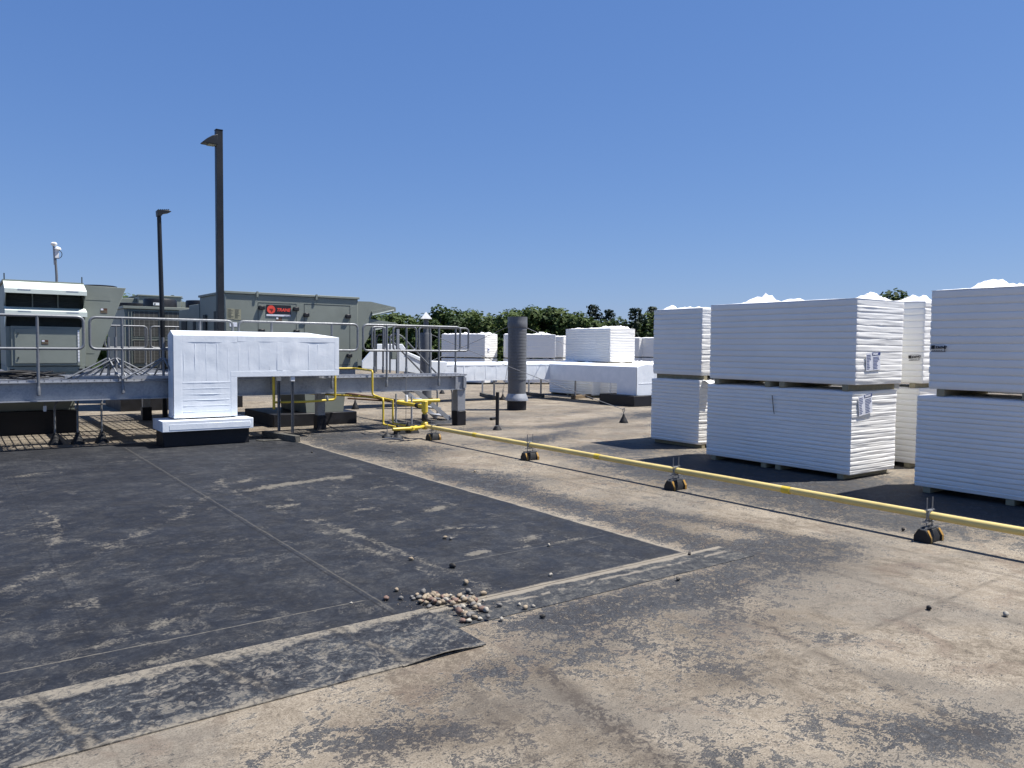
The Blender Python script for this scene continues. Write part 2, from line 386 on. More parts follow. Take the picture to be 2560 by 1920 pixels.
def hc(n, scale, d=7, r=.66, dist=0.6, lo=.385, hi=.615, off=(0, 0, 0), st=(1, 1, 1)):
    return n.ss(n.noise(scale, d, r, dist, off=off, stretch=st), lo, hi)
def roof_mat():
    n = NT('roof_membrane_dusty')
    A = hc(n, 1.1, 7, .6, .3); B = hc(n, 5.2, 8, .68, .8, off=(3, 1, 0)); Cc = hc(n, 24, 8, .74, 1.0, off=(5, 2, 0)); D = hc(n, 110, 6, .72, .3, off=(1, 7, 0)); E_ = hc(n, 46, 7, .74, 1.6, off=(9, 9, 0), st=(.6, 1.3, 1)); L = hc(n, .42, 5, .55, .2, off=(4, 4, 0))
    f = n.add(n.add(n.mul(A, .22), n.mul(L, .12)), n.add(n.mul(B, .26), n.add(n.mul(Cc, .24), n.mul(D, .16))))
    tan = n.ramp(f, [(.18, (.105, .088, .068)), (.36, (.178, .151, .116)), (.58, (.250, .216, .168)), (.82, (.330, .291, .232))])
    tan = n.mix(n.mul(hc(n, .8, 7, .62, .5, .46, .62, (14, 2, 0)), .55), tan, (.138, .128, .112))
    tan = n.mix(n.mul(hc(n, 1.7, 7, .65, .8, .52, .66, (2, 12, 0)), .45), tan, (.125, .092, .072))
    tan = n.mix(n.mul(n.ss(D, .0, .35, 1, 0), .35), tan, (.060, .053, .044))
    # small dark flecks and drying rings
    fk = n.mul(n.ss(E_, .80, .95), hc(n, 2.3, 6, .65, .5, .44, .60, (7, 1, 0)))
    tan = n.mix(n.mul(fk, .9), tan, (.022, .025, .030))
    for sc_, of in ((1.6, (3, 1, 0)), (3.7, (8, 5, 0))):
        q = n.noise(sc_, 7, .62, .8, off=of); iso = n.m('ABSOLUTE', n.sub(q, .52))
        tan = n.mix(n.mul(n.ss(iso, .0, .010, 1, 0), n.mul(B, .42)), tan, (.075, .064, .052))
    W = n.attr('wear_and_shade')
    base = n.mul(hc(n, .33, 4, .55, .2, .42, .66, (2, 7, 0)), n.ss(n.xyz()[1], 6.0, 11.0, .22, .48))
    F2 = hc(n, 62, 7, .74, 1.8, off=(4, 7, 0), st=(.7, 1.2, 1))
    fl = n.add(n.add(n.mul(W, .66), base), n.add(n.mul(n.sub(B, .5), .55), n.add(n.mul(n.sub(Cc, .5), .58), n.add(n.mul(n.sub(E_, .5), .42), n.add(n.mul(n.sub(F2, .5), .34), n.mul(n.sub(A, .5), .22))))))
    m = n.ss(fl, .53, .60)
    g_ = n.add(n.mul(B, .25), n.add(n.mul(Cc, .35), n.add(n.mul(D, .2), n.mul(E_, .2))))
    mem = n.ramp(g_, [(.15, (.005, .0065, .010)), (.42, (.012, .0145, .020)), (.62, (.026, .030, .037)), (.77, (.058, .060, .062)), (.93, (.15, .138, .115))])
    c = n.mix(n.mul(m, .94), tan, mem)
    c = n.mix(n.mul(n.ss(W, .2, 1.0), .10), c, (.050, .053, .058))
    S = n.attr('stain')
    c = n.mix(n.mul(n.m('MULTIPLY', S, n.ss(Cc, .1, .8, .5, 1.1), clamp=True), .78), c, (.042, .035, .031))
    x = n.xyz(); wob = n.mul(n.sub(n.noise(1.2, 5), .5), .07)
    for ax, per, off in ((0, 3.05, 1.0), (1, 7.6, 1.3)):
        fx = n.m('ABSOLUTE', n.sub(n.m('FRACT', n.m('DIVIDE', n.add(n.add(x[ax], wob), off), per)), .5))
        ln = n.ss(fx, .0, .0045, 1, 0)
        c = n.mix(n.mul(ln, n.mul(B, .6)), c, (.055, .047, .04))
    h = n.add(n.mul(m, -.6), n.add(n.mul(Cc, .35), n.mul(D, .2)))
    return n.out(c, n.ss(m, 0, 1, .9, .66), 0, n.bump(h, .5, .005), .2)
M['roof'] = roof_mat()
xs = np.unique(np.round(np.concatenate([np.arange(-60, -2, 4.), np.arange(-2, 8.6, .06), np.arange(8.6, 20, .2), np.arange(20, 56, 2.)]), 3))
ys = np.unique(np.round(np.concatenate([np.arange(-40, 0.5, 4.), np.arange(.5, 8, .06), np.arange(8, 20, .14), np.arange(20, 53, 1.5)]), 3))
sheet('roof', xs, ys, 0.0, {'wear_and_shade': wear_and_shade, 'stain': stain}, 'roof')

# dark patch sheet
random.seed(5); rng = np.random.RandomState(7)
FOOT = []
for _ in range(90):
    FOOT.append((rng.uniform(-.6, 4.9), 4.5+10*rng.rand()**2.0, rng.uniform(0, 180)))
for _ in range(60): FOOT.append((rng.uniform(-.2, 2.3), rng.uniform(4.5, 6.4), rng.uniform(0, 180)))
def foot(X, Y):
    f = np.zeros(X.shape)
    for (cx, cy, a) in FOOT: f = np.maximum(f, blob(X, Y, cx, cy, .13, .05, a, 1.0))
    return f
def dust(X, Y):
    d = np.zeros(X.shape)
    def tr(pts, w_, a): return a*np.exp(-(seg_d(X, Y, pts)/w_)**2)
    def G(*pp): return [tuple(Pz(px, py)[:2]) for px, py in pp]
    d += tr(G((800, 1300), (950, 1360), (1060, 1405), (1160, 1445), (1260, 1492)), .05, .5)
    d += tr(G((780, 1320), (900, 1365), (1010, 1408), (1110, 1450), (1190, 1490)), .05, .5)
    d += tr(G((550, 1205), (600, 1240), (760, 1300), (980, 1370)), .05, .35)
    d += tr(G((0, 1480), (200, 1400), (450, 1290), (540, 1225), (552, 1200)), .08, .42)
    d += tr(G((0, 1330), (300, 1370), (600, 1350), (800, 1360), (950, 1385)), .10, .28)
    d += tr(G((870, 1160), (1060, 1240), (1240, 1290), (1440, 1350), (1620, 1400)), .06, .35)
    arc = [(60+80*math.cos(t), 1330-55*math.sin(t)) for t in np.linspace(-1.2, 1.3, 12)]
    for k in (0, 6, 12, 18): d += tr(G(*[(x+k, y) for x, y in arc]), .012, .45)
    arc = [(800+30*math.cos(t), 1215-30*math.sin(t)) for t in np.linspace(-1.2, 1.3, 10)]
    for k in (0, 8, 16): d += tr(G(*[(x+k, y) for x, y in arc]), .015, .35)
    d += tr(G((740, 1262), (900, 1232), (1010, 1225)), .02, .35); d += tr(G((640, 1205), (800, 1178)), .02, .3)
    d += tr(G((1130, 1322), (1240, 1318)), .03, .9); d += tr(G((1180, 1385), (1210, 1382), (1400, 1355), (1470, 1345)), .025, .7)
    d += tr(G((930, 1272), (1100, 1252)), .03, .4)
    for px, py, rx, ry, a in ((720, 1210, .16, .09, 1.1), (775, 1204, .20, .07, 1.1), (868, 1194, .18, .08, 1.1), (655, 1220, .35, .14, .8), (820, 1196, .3, .1, .8), (605, 1204, .2, .08, .9), (720, 1265, .14, .06, 1.1), (724, 1251, .2, .05, .8),
                              (905, 1250, .15, .05, .9), (948, 1218, .2, .08, .8), (1092, 1272, .22, .09, 1.1), (905, 1275, .15, .06, .8), (1000, 1306, .14, .05, 1.0), (873, 1325, .10, .04, 1.2), (1190, 1384, .13, .05, 1.3),
                              (1330, 1346, .15, .07, 1.1), (1105, 1325, .15, .05, .7), (1120, 1345, .18, .06, .6), (300, 1155, .25, .1, .6), (60, 1190, .2, .1, .8), (200, 1510, .15, .07, .7), (400, 1560, .2, .08, .6), (380, 1655, .3, .09, .7), (230, 1520, .1, .05, .7), (450, 1580, .15, .06, .7)):
        p = Pz(px, py); d += blob(X, Y, p.x, p.y, rx, ry, 20, a)
    r = np.random.RandomState(3)
    for _ in range(130):
        cx, cy = r.uniform(-1, 5), 4.4+10.4*r.rand()
        d += blob(X, Y, cx, cy, r.uniform(.04, .22), r.uniform(.02, .07), r.uniform(-20, 60), r.uniform(.12, .55))
    return np.clip(d, 0, 1.4)
PX1, PY0, PY1 = 5.05, 4.36, 14.75
def patch_mat():
    n = NT('charcoal_membrane_patch')
    n2 = n.noise(4, 8, .7, .6); n3 = n.noise(19, 8, .75, .9); n4 = n.noise(110, 5, .7); n5 = n.noise(7, 8, .7, 1.8, off=(4, 9, 0))
    A = hc(n, .9, 6, .6); B = hc(n, 5, 8, .7, .9, off=(6, 6, 0)); Cc = hc(n, 22, 8, .74, 1.2, off=(2, 4, 0)); Dd = hc(n, 95, 6, .72)
    g_ = n.add(n.mul(A, .25), n.add(n.mul(B, .3), n.add(n.mul(Cc, .28), n.mul(Dd, .17))))
    base = n.ramp(g_, [(.15, (.0068, .0078, .0105)), (.45, (.0120, .0136, .0175)), (.70, (.0205, .0225, .0265)), (.90, (.040, .041, .042))])
    D = n.attr('dust'); dm = n.ss(n.add(D, n.add(n.mul(n.sub(B, .5), .45), n.mul(n.sub(Cc, .5), .55))), .38, .95)
    c = n.mix(n.mul(dm, .66), base, (.165, .150, .120))
    st = n.noise(.9, 7, .65, .4, stretch=(.6, 2.2, 1), off=(1, 6, 0))
    c = n.mix(n.mul(n.ss(st, .52, .70), n.mul(n.ss(n3, .42, .60), .20)), c, (.08, .078, .072))
    sp = n.mul(n.ss(n.noise(24, 8, .72, 1.6, off=(3, 8, 0), stretch=(.7, 1.3, 1)), .60, .64), n.ss(n.noise(2.1, 6, .65, off=(7, 1, 0)), .47, .62))
    c = n.mix(n.mul(sp, .7), c, (.14, .13, .11))
    wisps = n.noise(3.2, 8, .7, 2.2, stretch=(.5, 1.6, 1), off=(6, 1, 0)); iso = n.m('ABSOLUTE', n.sub(wisps, .55))
    c = n.mix(n.mul(n.ss(iso, 0, .018, 1, 0), n.mul(n.ss(n2, .45, .62), .30)), c, (.12, .112, .096))
    F = n.attr('foot')
    v = n.t.nodes.new('ShaderNodeTexVoronoi'); v.inputs['Scale'].default_value = 75; n.t.links.new(n.P, v.inputs['Vector'])
    fm = n.mul(n.ss(F, .35, .55), n.mul(n.ss(v.outputs['Distance'], .38, .55), n.ss(n5, .44, .58)))
    c = n.mix(n.mul(fm, .38), c, (.13, .122, .105))
    x = n.xyz(); wob = n.mul(n.sub(n.noise(2.5, 5, .6), .5), .07); wob2 = n.mul(n.sub(n3, .5), .05)
    ex = n.sub(PX1, n.add(x[0], wob)); ey = n.sub(n.add(x[1], n.add(wob2, n.mul(wob, .5))), PY0)
    e1 = n.ss(ex, .02, .05, 1, 0); e2 = n.ss(ey, .012, .05, 1, 0)
    ed = n.m('MAXIMUM', e1, e2)
    c = n.mix(n.mul(ed, n.ss(n2, .3, .55, .45, .95)), c, (.215, .190, .150))
    def line(ax, pos, wd, lo, hi, col, a, c):
        d = n.m('ABSOLUTE', n.sub(n.add(x[ax], n.mul(wob, .35)), pos)); o = 1-ax
        l = n.mul(n.ss(d, wd*.4, wd, 1, 0), n.mul(n.ss(x[o], lo-.02, lo+.02), n.ss(x[o], hi-.02, hi+.02, 1, 0)))
        return n.mix(n.mul(l, n.mul(n.ss(n3, .35, .6, .4, 1), a)), c, col)
    c = line(0, 2.33, .010, 4.5, 14.2, (.075, .07, .06), .85, c)
    c = line(0, 2.285, .012, 4.4, 14.2, (.004, .004, .005), .8, c)
    c = line(0, .62, .011, 4.9, 12, (.005, .005, .006), .4, c)
    c = line(1, 4.78, .008, -1.5, 2.25, (.17, .155, .125), .7, c)
    c = line(1, 4.50, .007, 2.3, 5.0, (.005, .005, .006), .5, c)
    c = line(0, 3.72, .012, 4.5, 14, (.006, .006, .008), .6, c)
    c = line(1, 5.22, .008, 3.2, 4.9, (.10, .095, .08), .7, c)
    h = n.add(n.mul(n2, .5), n.add(n.mul(n3, .4), n.mul(n4, .2)))
    return n.out(c, n.ss(n2, .35, .65, .58, .8), 0, n.bump(h, .4, .006), .28)
M['patch'] = patch_mat()
xs = np.concatenate([np.arange(-12, -1, 1.), np.arange(-1, PX1, .045), [PX1]])
ys = np.concatenate([np.arange(PY0, 7.5, .045), np.arange(7.5, PY1, .09), [PY1]])
sheet('membrane_patch', xs, ys, .004, {'dust': dust, 'foot': foot}, 'patch')

def strip_mat():
    n = NT('cover_strip')
    A = hc(n, 1.5, 6, .6, .8); B = hc(n, 4.2, 8, .68, 1.8, off=(7, 3, 0)); Cc = hc(n, 19, 8, .74, 1.4, off=(1, 1, 0)); Dd = hc(n, 80, 6, .72); n5 = n.noise(5, 8, .68, 2.2, off=(1, 9, 0)); n3 = n.noise(17, 9, .75, 1.2); n2 = n.noise(3.6, 8, .68, 1.6, off=(7, 3, 0))
    g_ = n.add(n.mul(A, .2), n.add(n.mul(B, .34), n.add(n.mul(Cc, .30), n.mul(Dd, .16))))
    c = n.ramp(g_, [(.12, (.007, .008, .011)), (.34, (.017, .019, .024)), (.52, (.032, .036, .042)), (.68, (.052, .057, .062)), (.80, (.088, .086, .080)), (.93, (.15, .138, .116))])
    c = n.mix(n.mul(n.ss(n.add(n.mul(B, .5), n.mul(Cc, .5)), .60, .72), .55), c, (.155, .140, .115))
    iso = n.m('ABSOLUTE', n.sub(n5, .5)); c = n.mix(n.mul(n.ss(iso, 0, .035, 1, 0), n.mul(A, .85)), c, (.006, .007, .010))
    c = n.mix(n.mul(n.ss(n5, .57, .62), n.mul(Cc, .75)), c, (.185, .165, .135))
    x = n.xyz(); wob = n.mul(n.sub(n.noise(2.6, 7, .68, .6), .5), .42); wob2 = n.mul(n.sub(n3, .5), .12)
    a = n.add(x[1], n.add(wob, wob2))
    e = n.m('MAXIMUM', n.ss(a, 4.28, 4.33), n.ss(a, 3.665, 3.70, 1, 0))
    c = n.mix(n.mul(e, n.ss(Cc, 0, .7, .35, .92)), c, (.190, .170, .136))
    e_ = n.m('ABSOLUTE', n.sub(a, 4.255)); c = n.mix(n.mul(n.ss(e_, .0, .03, 1, 0), .6), c, (.008, .009, .012))
    for jx in (-1.2, -.5, .38, 1.18, 1.95):
        d = n.m('ABSOLUTE', n.sub(n.add(x[0], n.add(n.mul(wob, .6), wob2)), n.add(jx, n.mul(n.sub(x[1], 4), -.25))))
        c = n.mix(n.mul(n.ss(d, .03, .07, 1, 0), n.mul(B, .8)), c, (.008, .009, .012))
        c = n.mix(n.mul(n.ss(d, .008, .035, 1, 0), n.mul(n.ss(B, .1, .7, .1, .85), n.ss(Cc, .1, .7, .5, 1))), c, (.16, .143, .115))
    return n.out(c, .70, 0, n.bump(n.add(B, n.mul(Cc, .5)), .5, .006), .3)
M['strip'] = strip_mat()
def strip_obj(name, x0, x1, y0, y1, z, mat='strip'):
    s_ = MB(); s_.box(x0, x1, y0, y1, .0005, z); return tag(s_.build(name, mat), kind='structure')
strip_obj('cover_strip', -12, 2.5, 3.66, 4.40, .0075)
def strip2_mat():
    n = NT('dusty_side_strip')
    n2 = n.noise(3.6, 8, .68, 1.0, off=(1, 3, 0)); n3 = n.noise(19, 9, .75, 1.0); n4 = n.noise(90, 5, .7)
    B = hc(n, 5, 8, .7, 1.2, off=(7, 3, 0)); Cc = hc(n, 21, 8, .74, 1.2); Dd = hc(n, 85, 6, .72)
    c = n.ramp(n.add(n.mul(B, .42), n.add(n.mul(Cc, .38), n.mul(Dd, .2))), [(.12, (.007, .009, .012)), (.42, (.020, .023, .028)), (.64, (.045, .048, .050)), (.80, (.09, .085, .073)), (.93, (.17, .15, .12))])
    x = n.xyz(); wob = n.mul(n.sub(n.noise(3.0, 6, .65), .5), .14); wob2 = n.mul(n.sub(n3, .5), .06)
    a = n.add(x[1], n.add(wob, wob2))
    c = n.mix(n.mul(n.ss(a, 4.285, 4.315), .9), c, (.215, .19, .152))
    d = n.m('ABSOLUTE', n.sub(a, 4.20)); c = n.mix(n.mul(n.ss(d, .01, .03, 1, 0), n.ss(n2, .45, .55, 0, .8)), c, (.20, .178, .145))
    c = n.mix(n.mul(n.ss(n4, .45, .65), .25), c, (.12, .11, .09))
    return n.out(c, .72, 0, n.bump(n.add(n2, n.mul(n3, .6)), .45, .006), .3)
M['strip2'] = strip2_mat()
strip_obj('side_strip', 2.503, 5.45, 3.98, 4.352, .0045, 'strip2')
# lifted lap edge at the end of the cover strip
fl = MB(); N_ = 26
for i in range(N_):
    def ed(t):
        x = 1.95+.53*t; lift = .018*math.sin(math.pi*t)**1.5
        return x, lift
    (xa, la), (xb, lb) = ed(i/N_), ed((i+1)/N_)
    fl.quadface([(xa, 3.648, .0085+la), (xb, 3.648, .0085+lb), (xb, 3.70, .0095), (xa, 3.70, .0095)], True)
    fl.quadface([(xa, 3.648, .006+la), (xb, 3.648, .006+lb), (xb, 3.648, .009+lb), (xa, 3.648, .009+la)])
    fl.quadface([(xa, 3.648, .006+la), (xa, 3.68, .0105), (xb, 3.68, .0105), (xb, 3.648, .006+lb)])
tag(fl.build('lifted_lap_edge', 'strip'), kind='structure')
# building below the roof edge
b = MB(); b.box(-60, 54, -40, 51.5, -8, -.02); tag(b.build('building_block', 'asphalt'), kind='structure')
p = MB()
for a in ((-60, 54, 51.5, 51.8), (54, 54.3, -40, 51.8)): p.box(*a, -8, .12)
tag(p.build('roof_edge', 'galv'), kind='structure')

# ================================================================== INSULATION BOARD BUNDLES
def nz(x, y, z): return noise.noise(Vector((x, y, z)))
def wrap_mesh(lx, ly, h, seed, layers=13, res=.05, amp=(1, 1, 1, 1), per=5):
    """film-wrapped stack of boards: shallow ridge per board and horizontal stretch wrinkles"""
    rnd = random.Random(seed); r = .018; mb = MB()
    per_pts = []
    def side(p0, p1, k):
        L = (p1-p0).length; n = max(2, int(L/res)); d = (p1-p0)/L; nrm = Vector((d.y, -d.x))
        for i in range(n+1):
            t = r/L + (1-2*r/L)*i/n; per_pts.append((p0+d*(t*L), nrm, k, t*L, L))
        c = p1 - d*r - nrm*r
        nn = (nrm + Vector((d.x, d.y))).normalized(); per_pts.append((c+nn*r, nn, k, L, L))
    c = [Vector((0, 0)), Vector((lx, 0)), Vector((lx, ly)), Vector((0, ly))]
    for k in range(4): side(c[k], c[(k+1) % 4], k)
    n = len(per_pts); lh = h/layers
    shift = [[rnd.uniform(-.0028, .0028) for _ in range(layers)] for _ in range(4)]
    sc = rnd.uniform(0, 50); zs = [0]
    fr_ = (.05, .16, .33, .5, .67, .84, .95, 1.0) if per == 5 else (.06, .3, .7, .94, 1.0)
    for l in range(layers):
        for q_ in fr_: zs.append((l+q_)*lh)
    tw = [rnd.uniform(-.004, .004) for _ in range(4)]; rid = (.0008, .0025, .0025, .0036)
    for z in zs:
        l = min(layers-1, int(z/lh)); t = z/lh-l
        for (p, nr, k, u, L) in per_pts:
            zz = z + .0016*nz(u*1.1, k*7+sc, z*2)
            q = (zz/lh) % 1.0
            d = rid[k]*(math.sqrt(max(0, 1-(2*q-1)**2))-.6) -.011*math.exp(-(min(q, 1-q)/.055)**2)*(.7+.5*abs(nz(u*.8, l*3.1+k, sc)))*(.45 if k == 0 else 1) + shift[k][l]*(.3+.7*min(1, min(q, 1-q)*5))
            env = .35+.65*math.sin(math.pi*min(1, max(0, u/L)))
            wn = nz(u*1.1+sc, z*(40+6*math.sin(k+sc)), k*3.3+sc); wr = (1-abs(wn)*2.4)
            wr = max(0, wr)**2
            loc = max(0, nz(u*.9+sc*2, z*1.6, k*5.1)+.18)
            d += amp[k]*env*loc*.006*(wr-.3)
            d += amp[k]*.003*nz(u*2.2+sc, z*30, k)
            d += .004*nz(u*.7, z*.8, sc+k*2) + tw[k]
            if z < .03: d -= .006
            mb.v.append(Vector((p.x+nr.x*d, p.y+nr.y*d, z)))
    for i in range(len(zs)-1):
        for k in range(n):
            mb.f.append((i*n+k, i*n+(k+1) % n, (i+1)*n+(k+1) % n, (i+1)*n+k)); mb.sm.append(True)
    mb.f.append(tuple(reversed(range(n)))); mb.sm.append(False)
    e = (len(zs)-1)*n; mb.f.append(tuple(e+k for k in range(n))); mb.sm.append(False)
    return mb
def film_mesh(lx, ly, seed, amp=.03, peaks=(), hang=.03, step=.05):
    mb = MB(); rnd = random.Random(seed); sc = rnd.uniform(0, 90)
    nx = max(4, int(lx/step)); ny = max(4, int(ly/step))
    rows = []
    for j in range(-1, ny+2):
        for i in range(-1, nx+2):
            x = min(max(i, 0), nx)/nx*lx; y = min(max(j, 0), ny)/ny*ly
            n1 = nz(x*1.6+sc, y*1.6, sc); n2 = nz(x*4+sc, y*5, 3+sc); n3 = nz(x*9, y*9, sc)
            z = .012 + amp*(max(0, 1-abs(n1)*3.2)**2*.9 + max(0, n2)*.9 + abs(n3)*.35)
            for (px, py, ph, pr) in peaks:
                dd = math.hypot((x-px)/pr, (y-py)/(pr*.7)); z += .74*ph*min(.62, max(0, 1-dd))/.62*(.45+.75*(1-abs(nz(x*6+sc, y*3.5, 4)*2.6))+.5*n3)
            ox = oy = 0
            if i < 0 or i > nx or j < 0 or j > ny: z = -.001
            else:
                ed_ = min(i, nx-i, j, ny-j); z *= min(1, .25+ed_*.35)
            mb.v.append(Vector((x+ox*(1.5+n2), y+oy*(1.5+n2), z)))
    W_ = nx+3
    for j in range(ny+2):
        for i in range(nx+2):
            a = j*W_+i; mb.f.append((a, a+1, a+W_+1, a+W_)); mb.sm.append(False if (i*7+j) % 3 else True)
    return mb
def bundle(x, y, z0, label, lx=1.22, ly=2.44, h=1.12, gap=.07, seed=1, rz=0.0, res=.05, layers=13, group=None,
           film=.03, peaks=(), runners=None, amp=(1, 1, 1, 1), per=5):
    t = thing('insulation_bundle', (0, 0, 0), label, 'bundle', group)
    wrap_mesh(lx, ly, h, seed, layers, res, amp, per).build('wrap', 'wrap', t).location = (0, 0, gap)
    film_mesh(lx, ly, seed+5, film, peaks).build('top_film', 'film', t).location = (0, 0, gap+h)
    if gap > .08:
        sk = MB()  # film strip added on the unseen side to keep the gap dark
        for k in range(24):
            ya, yb_ = .03+(ly-.06)*k/24, .03+(ly-.06)*(k+1)/24; za, zb2 = .004+.02*abs(nz(k*.7, seed, 1)), .004+.02*abs(nz((k+1)*.7, seed, 1))
            sk.quadface([(lx-.012, ya, za), (lx-.012, yb_, zb2), (lx-.006, yb_, gap+.01), (lx-.006, ya, gap+.01)], True)
        sk.build('gap_closing_film', 'film', t)
    long_y = ly >= lx; Lr = ly if long_y else lx
    for f in (runners or (.06, .46, .56, .94)):
        r_ = MB(); c = f*Lr
        if long_y: r_.box(.01, lx-.01, c-.045, c+.045, 0, gap)
        else: r_.box(c-.045, c+.045, .01, ly-.01, 0, gap)
        r_.build('runner', 'runner', t, .004)
    t.location = (x, y, z0); t.rotation_euler = (0, 0, rz)
    return t
def ship_label(t, o, xd, w_, h_, kind, tilt=0.0):
    """printed label lying on a face; o local corner (lower left as seen), xd horizontal direction"""
    xd = Vector(xd).normalized(); up = Vector((0, 0, 1)); nn = xd.cross(up)
    xd2 = (xd*math.cos(tilt)+up*math.sin(tilt)); up2 = (up*math.cos(tilt)-xd*math.sin(tilt)); o = Vector(o)+nn*.012
    def rect(mb, a, b, c, d, k=.001): 
        pts = [o+xd2*a+up2*c, o+xd2*b+up2*c, o+xd2*b+up2*d, o+xd2*a+up2*d]; pts = [p+nn*k for p in pts]; mb.prism(pts, nn*.001)
    ks = ORG.get(t.name); ORG[t.name] = Vector((0, 0, 0))
    if kind == 'blue':
        m = MB(); rect(m, 0, w_, 0, h_, 0); lab = m.build('shipping_label', 'paper', t)
        m = MB(); rect(m, w_*.42, w_, h_*.84, h_, .002); m.build('blue_header', 'ink_blue', lab)
        text_mesh('header_lettering', 'CARLISLE', h_*.13, 'paper', lab, o+xd2*(w_*.45)+up2*(h_*.875)+nn*.004, xd2, up2, .2, bold=.002)
        m = MB(); rr = random.Random(4)
        for k in range(9): rect(m, w_*.48, w_*(.75+.2*rr.random()), h_*(.08+.08*k), h_*(.11+.08*k), .002)
        for k in range(10): rect(m, w_*.04, w_*(.2+.15*rr.random()), h_*(.1+.085*k), h_*(.13+.085*k), .002)
        m.build('small_print', 'ink_blue', lab)
    else:
        m = MB(); rect(m, 0, w_*.26, h_*.38, h_*.9, 0); rect(m, 0, w_, 0, h_*.08, 0); rect(m, w_*.93, w_*.97, 0, h_*.95, 0)
        rect(m, 0, w_*.9, h_*.96, h_, 0)
        for k in range(6): rect(m, w_*(.1+.12*k), w_*(.17+.12*k), h_*.16, h_*.24, 0)
        lab = m.build('stencil_print', 'ink_black', t)
        text_mesh('stencil_number', '336947', h_*.52, 'ink_black', lab, o+xd2*(w_*.30)+up2*(h_*.44)+nn*.002, xd2, up2, 0, bold=.002)
    ORG[t.name] = ks
GB = 'wrapped insulation bundles on the roof'
AM = (1.5, .7, 1.0, .55)     # sides: -y, +x, +y, -x
s2l = bundle(9.70, 5.60, 0, 'lower white wrapped bundle of the middle stack with a thin stick on its side', lx=1.17, layers=19, seed=11, amp=(1.6, .8, 1, .8), film=.004, group=GB)
s2u = bundle(9.69, 5.56, 1.20, 'upper white bundle of the middle stack with a straight blue headed label', seed=12, h=1.15, amp=(1.5, .8, 1, .25), film=.007, gap=.085, group=GB,
             peaks=((.45, 1.75, .13, .36), (.55, 1.95, .07, .38), (.35, 1.18, .06, .26), (.9, .25, .10, .30), (1.05, .5, .09, .35), (.6, .2, .06, .3)))
s3l = bundle(9.68, 2.30, 0, 'lower white wrapped bundle at the right edge, beside the last pipe support', lx=1.17, layers=19, seed=13, amp=(2, .8, 1, .8), film=.004, group=GB)
s3u = bundle(9.69, 2.18, 1.20, 'upper white wrapped bundle at the right edge with a black stencilled number', seed=14, h=1.195, amp=(2, .8, 1, .25), film=.007, gap=.085, group=GB,
             peaks=((.45, 1.95, .12, .32), (.5, 1.7, .07, .4), (.6, .8, .03, .4)))
s1l = bundle(10.54, 8.90, 0, 'narrow ended lower white bundle left of the middle stack, casting shadow on bare membrane', layers=18, lx=2.44, ly=1.14, seed=15, amp=(1.6, .8, 1, .5), film=.008, group=GB, runners=(.06, .4, .6, .94))
s1u = bundle(10.56, 8.90, 1.20, 'narrow ended upper white bundle with curled film on top, left of the middle stack', lx=2.44, ly=1.14, h=1.175, gap=.085, seed=16, amp=(1.8, .8, 1, .25), film=.008, group=GB,
             peaks=((.25, .95, .12, .16), (.3, .62, .07, .20), (.5, .4, .04, .3)))
s4l = bundle(11.53, 5.62, 0, 'lower bundle with a beige shaded side seen in the gap between the two nearest stacks', seed=17, amp=(2, .8, 1, .3), film=.008, group=GB)
s4u = bundle(11.53, 5.58, 1.20, 'upper bundle in the gap between the nearest stacks, small black stencil on its side', seed=18, h=1.20, amp=(2, .8, 1, .3), film=.03, group=GB,
             peaks=((.3, .2, .10, .4), (.7, .5, .08, .4)))
ship_label(s2u, (.24, 0, .27), (1, 0, 0), .36, .24, 'blue', .05)
ship_label(s2l, (.16, 0, .86), (1, 0, 0), .34, .27, 'blue', .12)
ship_label(s3u, (0, 2.44-.03, .54), (0, -1, 0), .17, .085, 'black', 0)
ship_label(s4u, (0, .20, .40), (0, -1, 0), .16, .085, 'black', .08)
st = MB(); st.tube([(9.675, 6.82, 1.08), (9.677, 6.80, .93), (9.672, 6.79, .88), (9.678, 6.78, .81)], [.006, .005, .006, .004], 6)
tag(st.build('stick', 'stick'), 'thin dark stick clinging upright to the side of the lower middle bundle', 'stick')
# film tongues hanging out between the two levels of near stacks
for nm, (x, y, z), (dx, dy), lab in (('film_flap', (10.80, 8.86, 1.21), (.16, -.12), 'crumpled white film flap sticking out between the two bundles left of the middle stack'),):
    f_ = MB(); r = random.Random(3)
    for i in range(8):
        a, b_ = i/8, (i+1)/8
        for k in range(4):
            def pt(t, s_): return Vector((x-.2+.26*t+dx*s_*.3, y+.05+dy*s_, z-.015-.05*s_*s_+.012*math.sin(9*t+3*s_)))
            f_.quadface([pt(a, k/4), pt(b_, k/4), pt(b_, (k+1)/4), pt(a, (k+1)/4)], True)
    o_ = f_.build(nm, 'film'); sm = o_.modifiers.new('thick', 'SOLIDIFY'); sm.thickness = .002
    tag(o_, lab, 'plastic film')

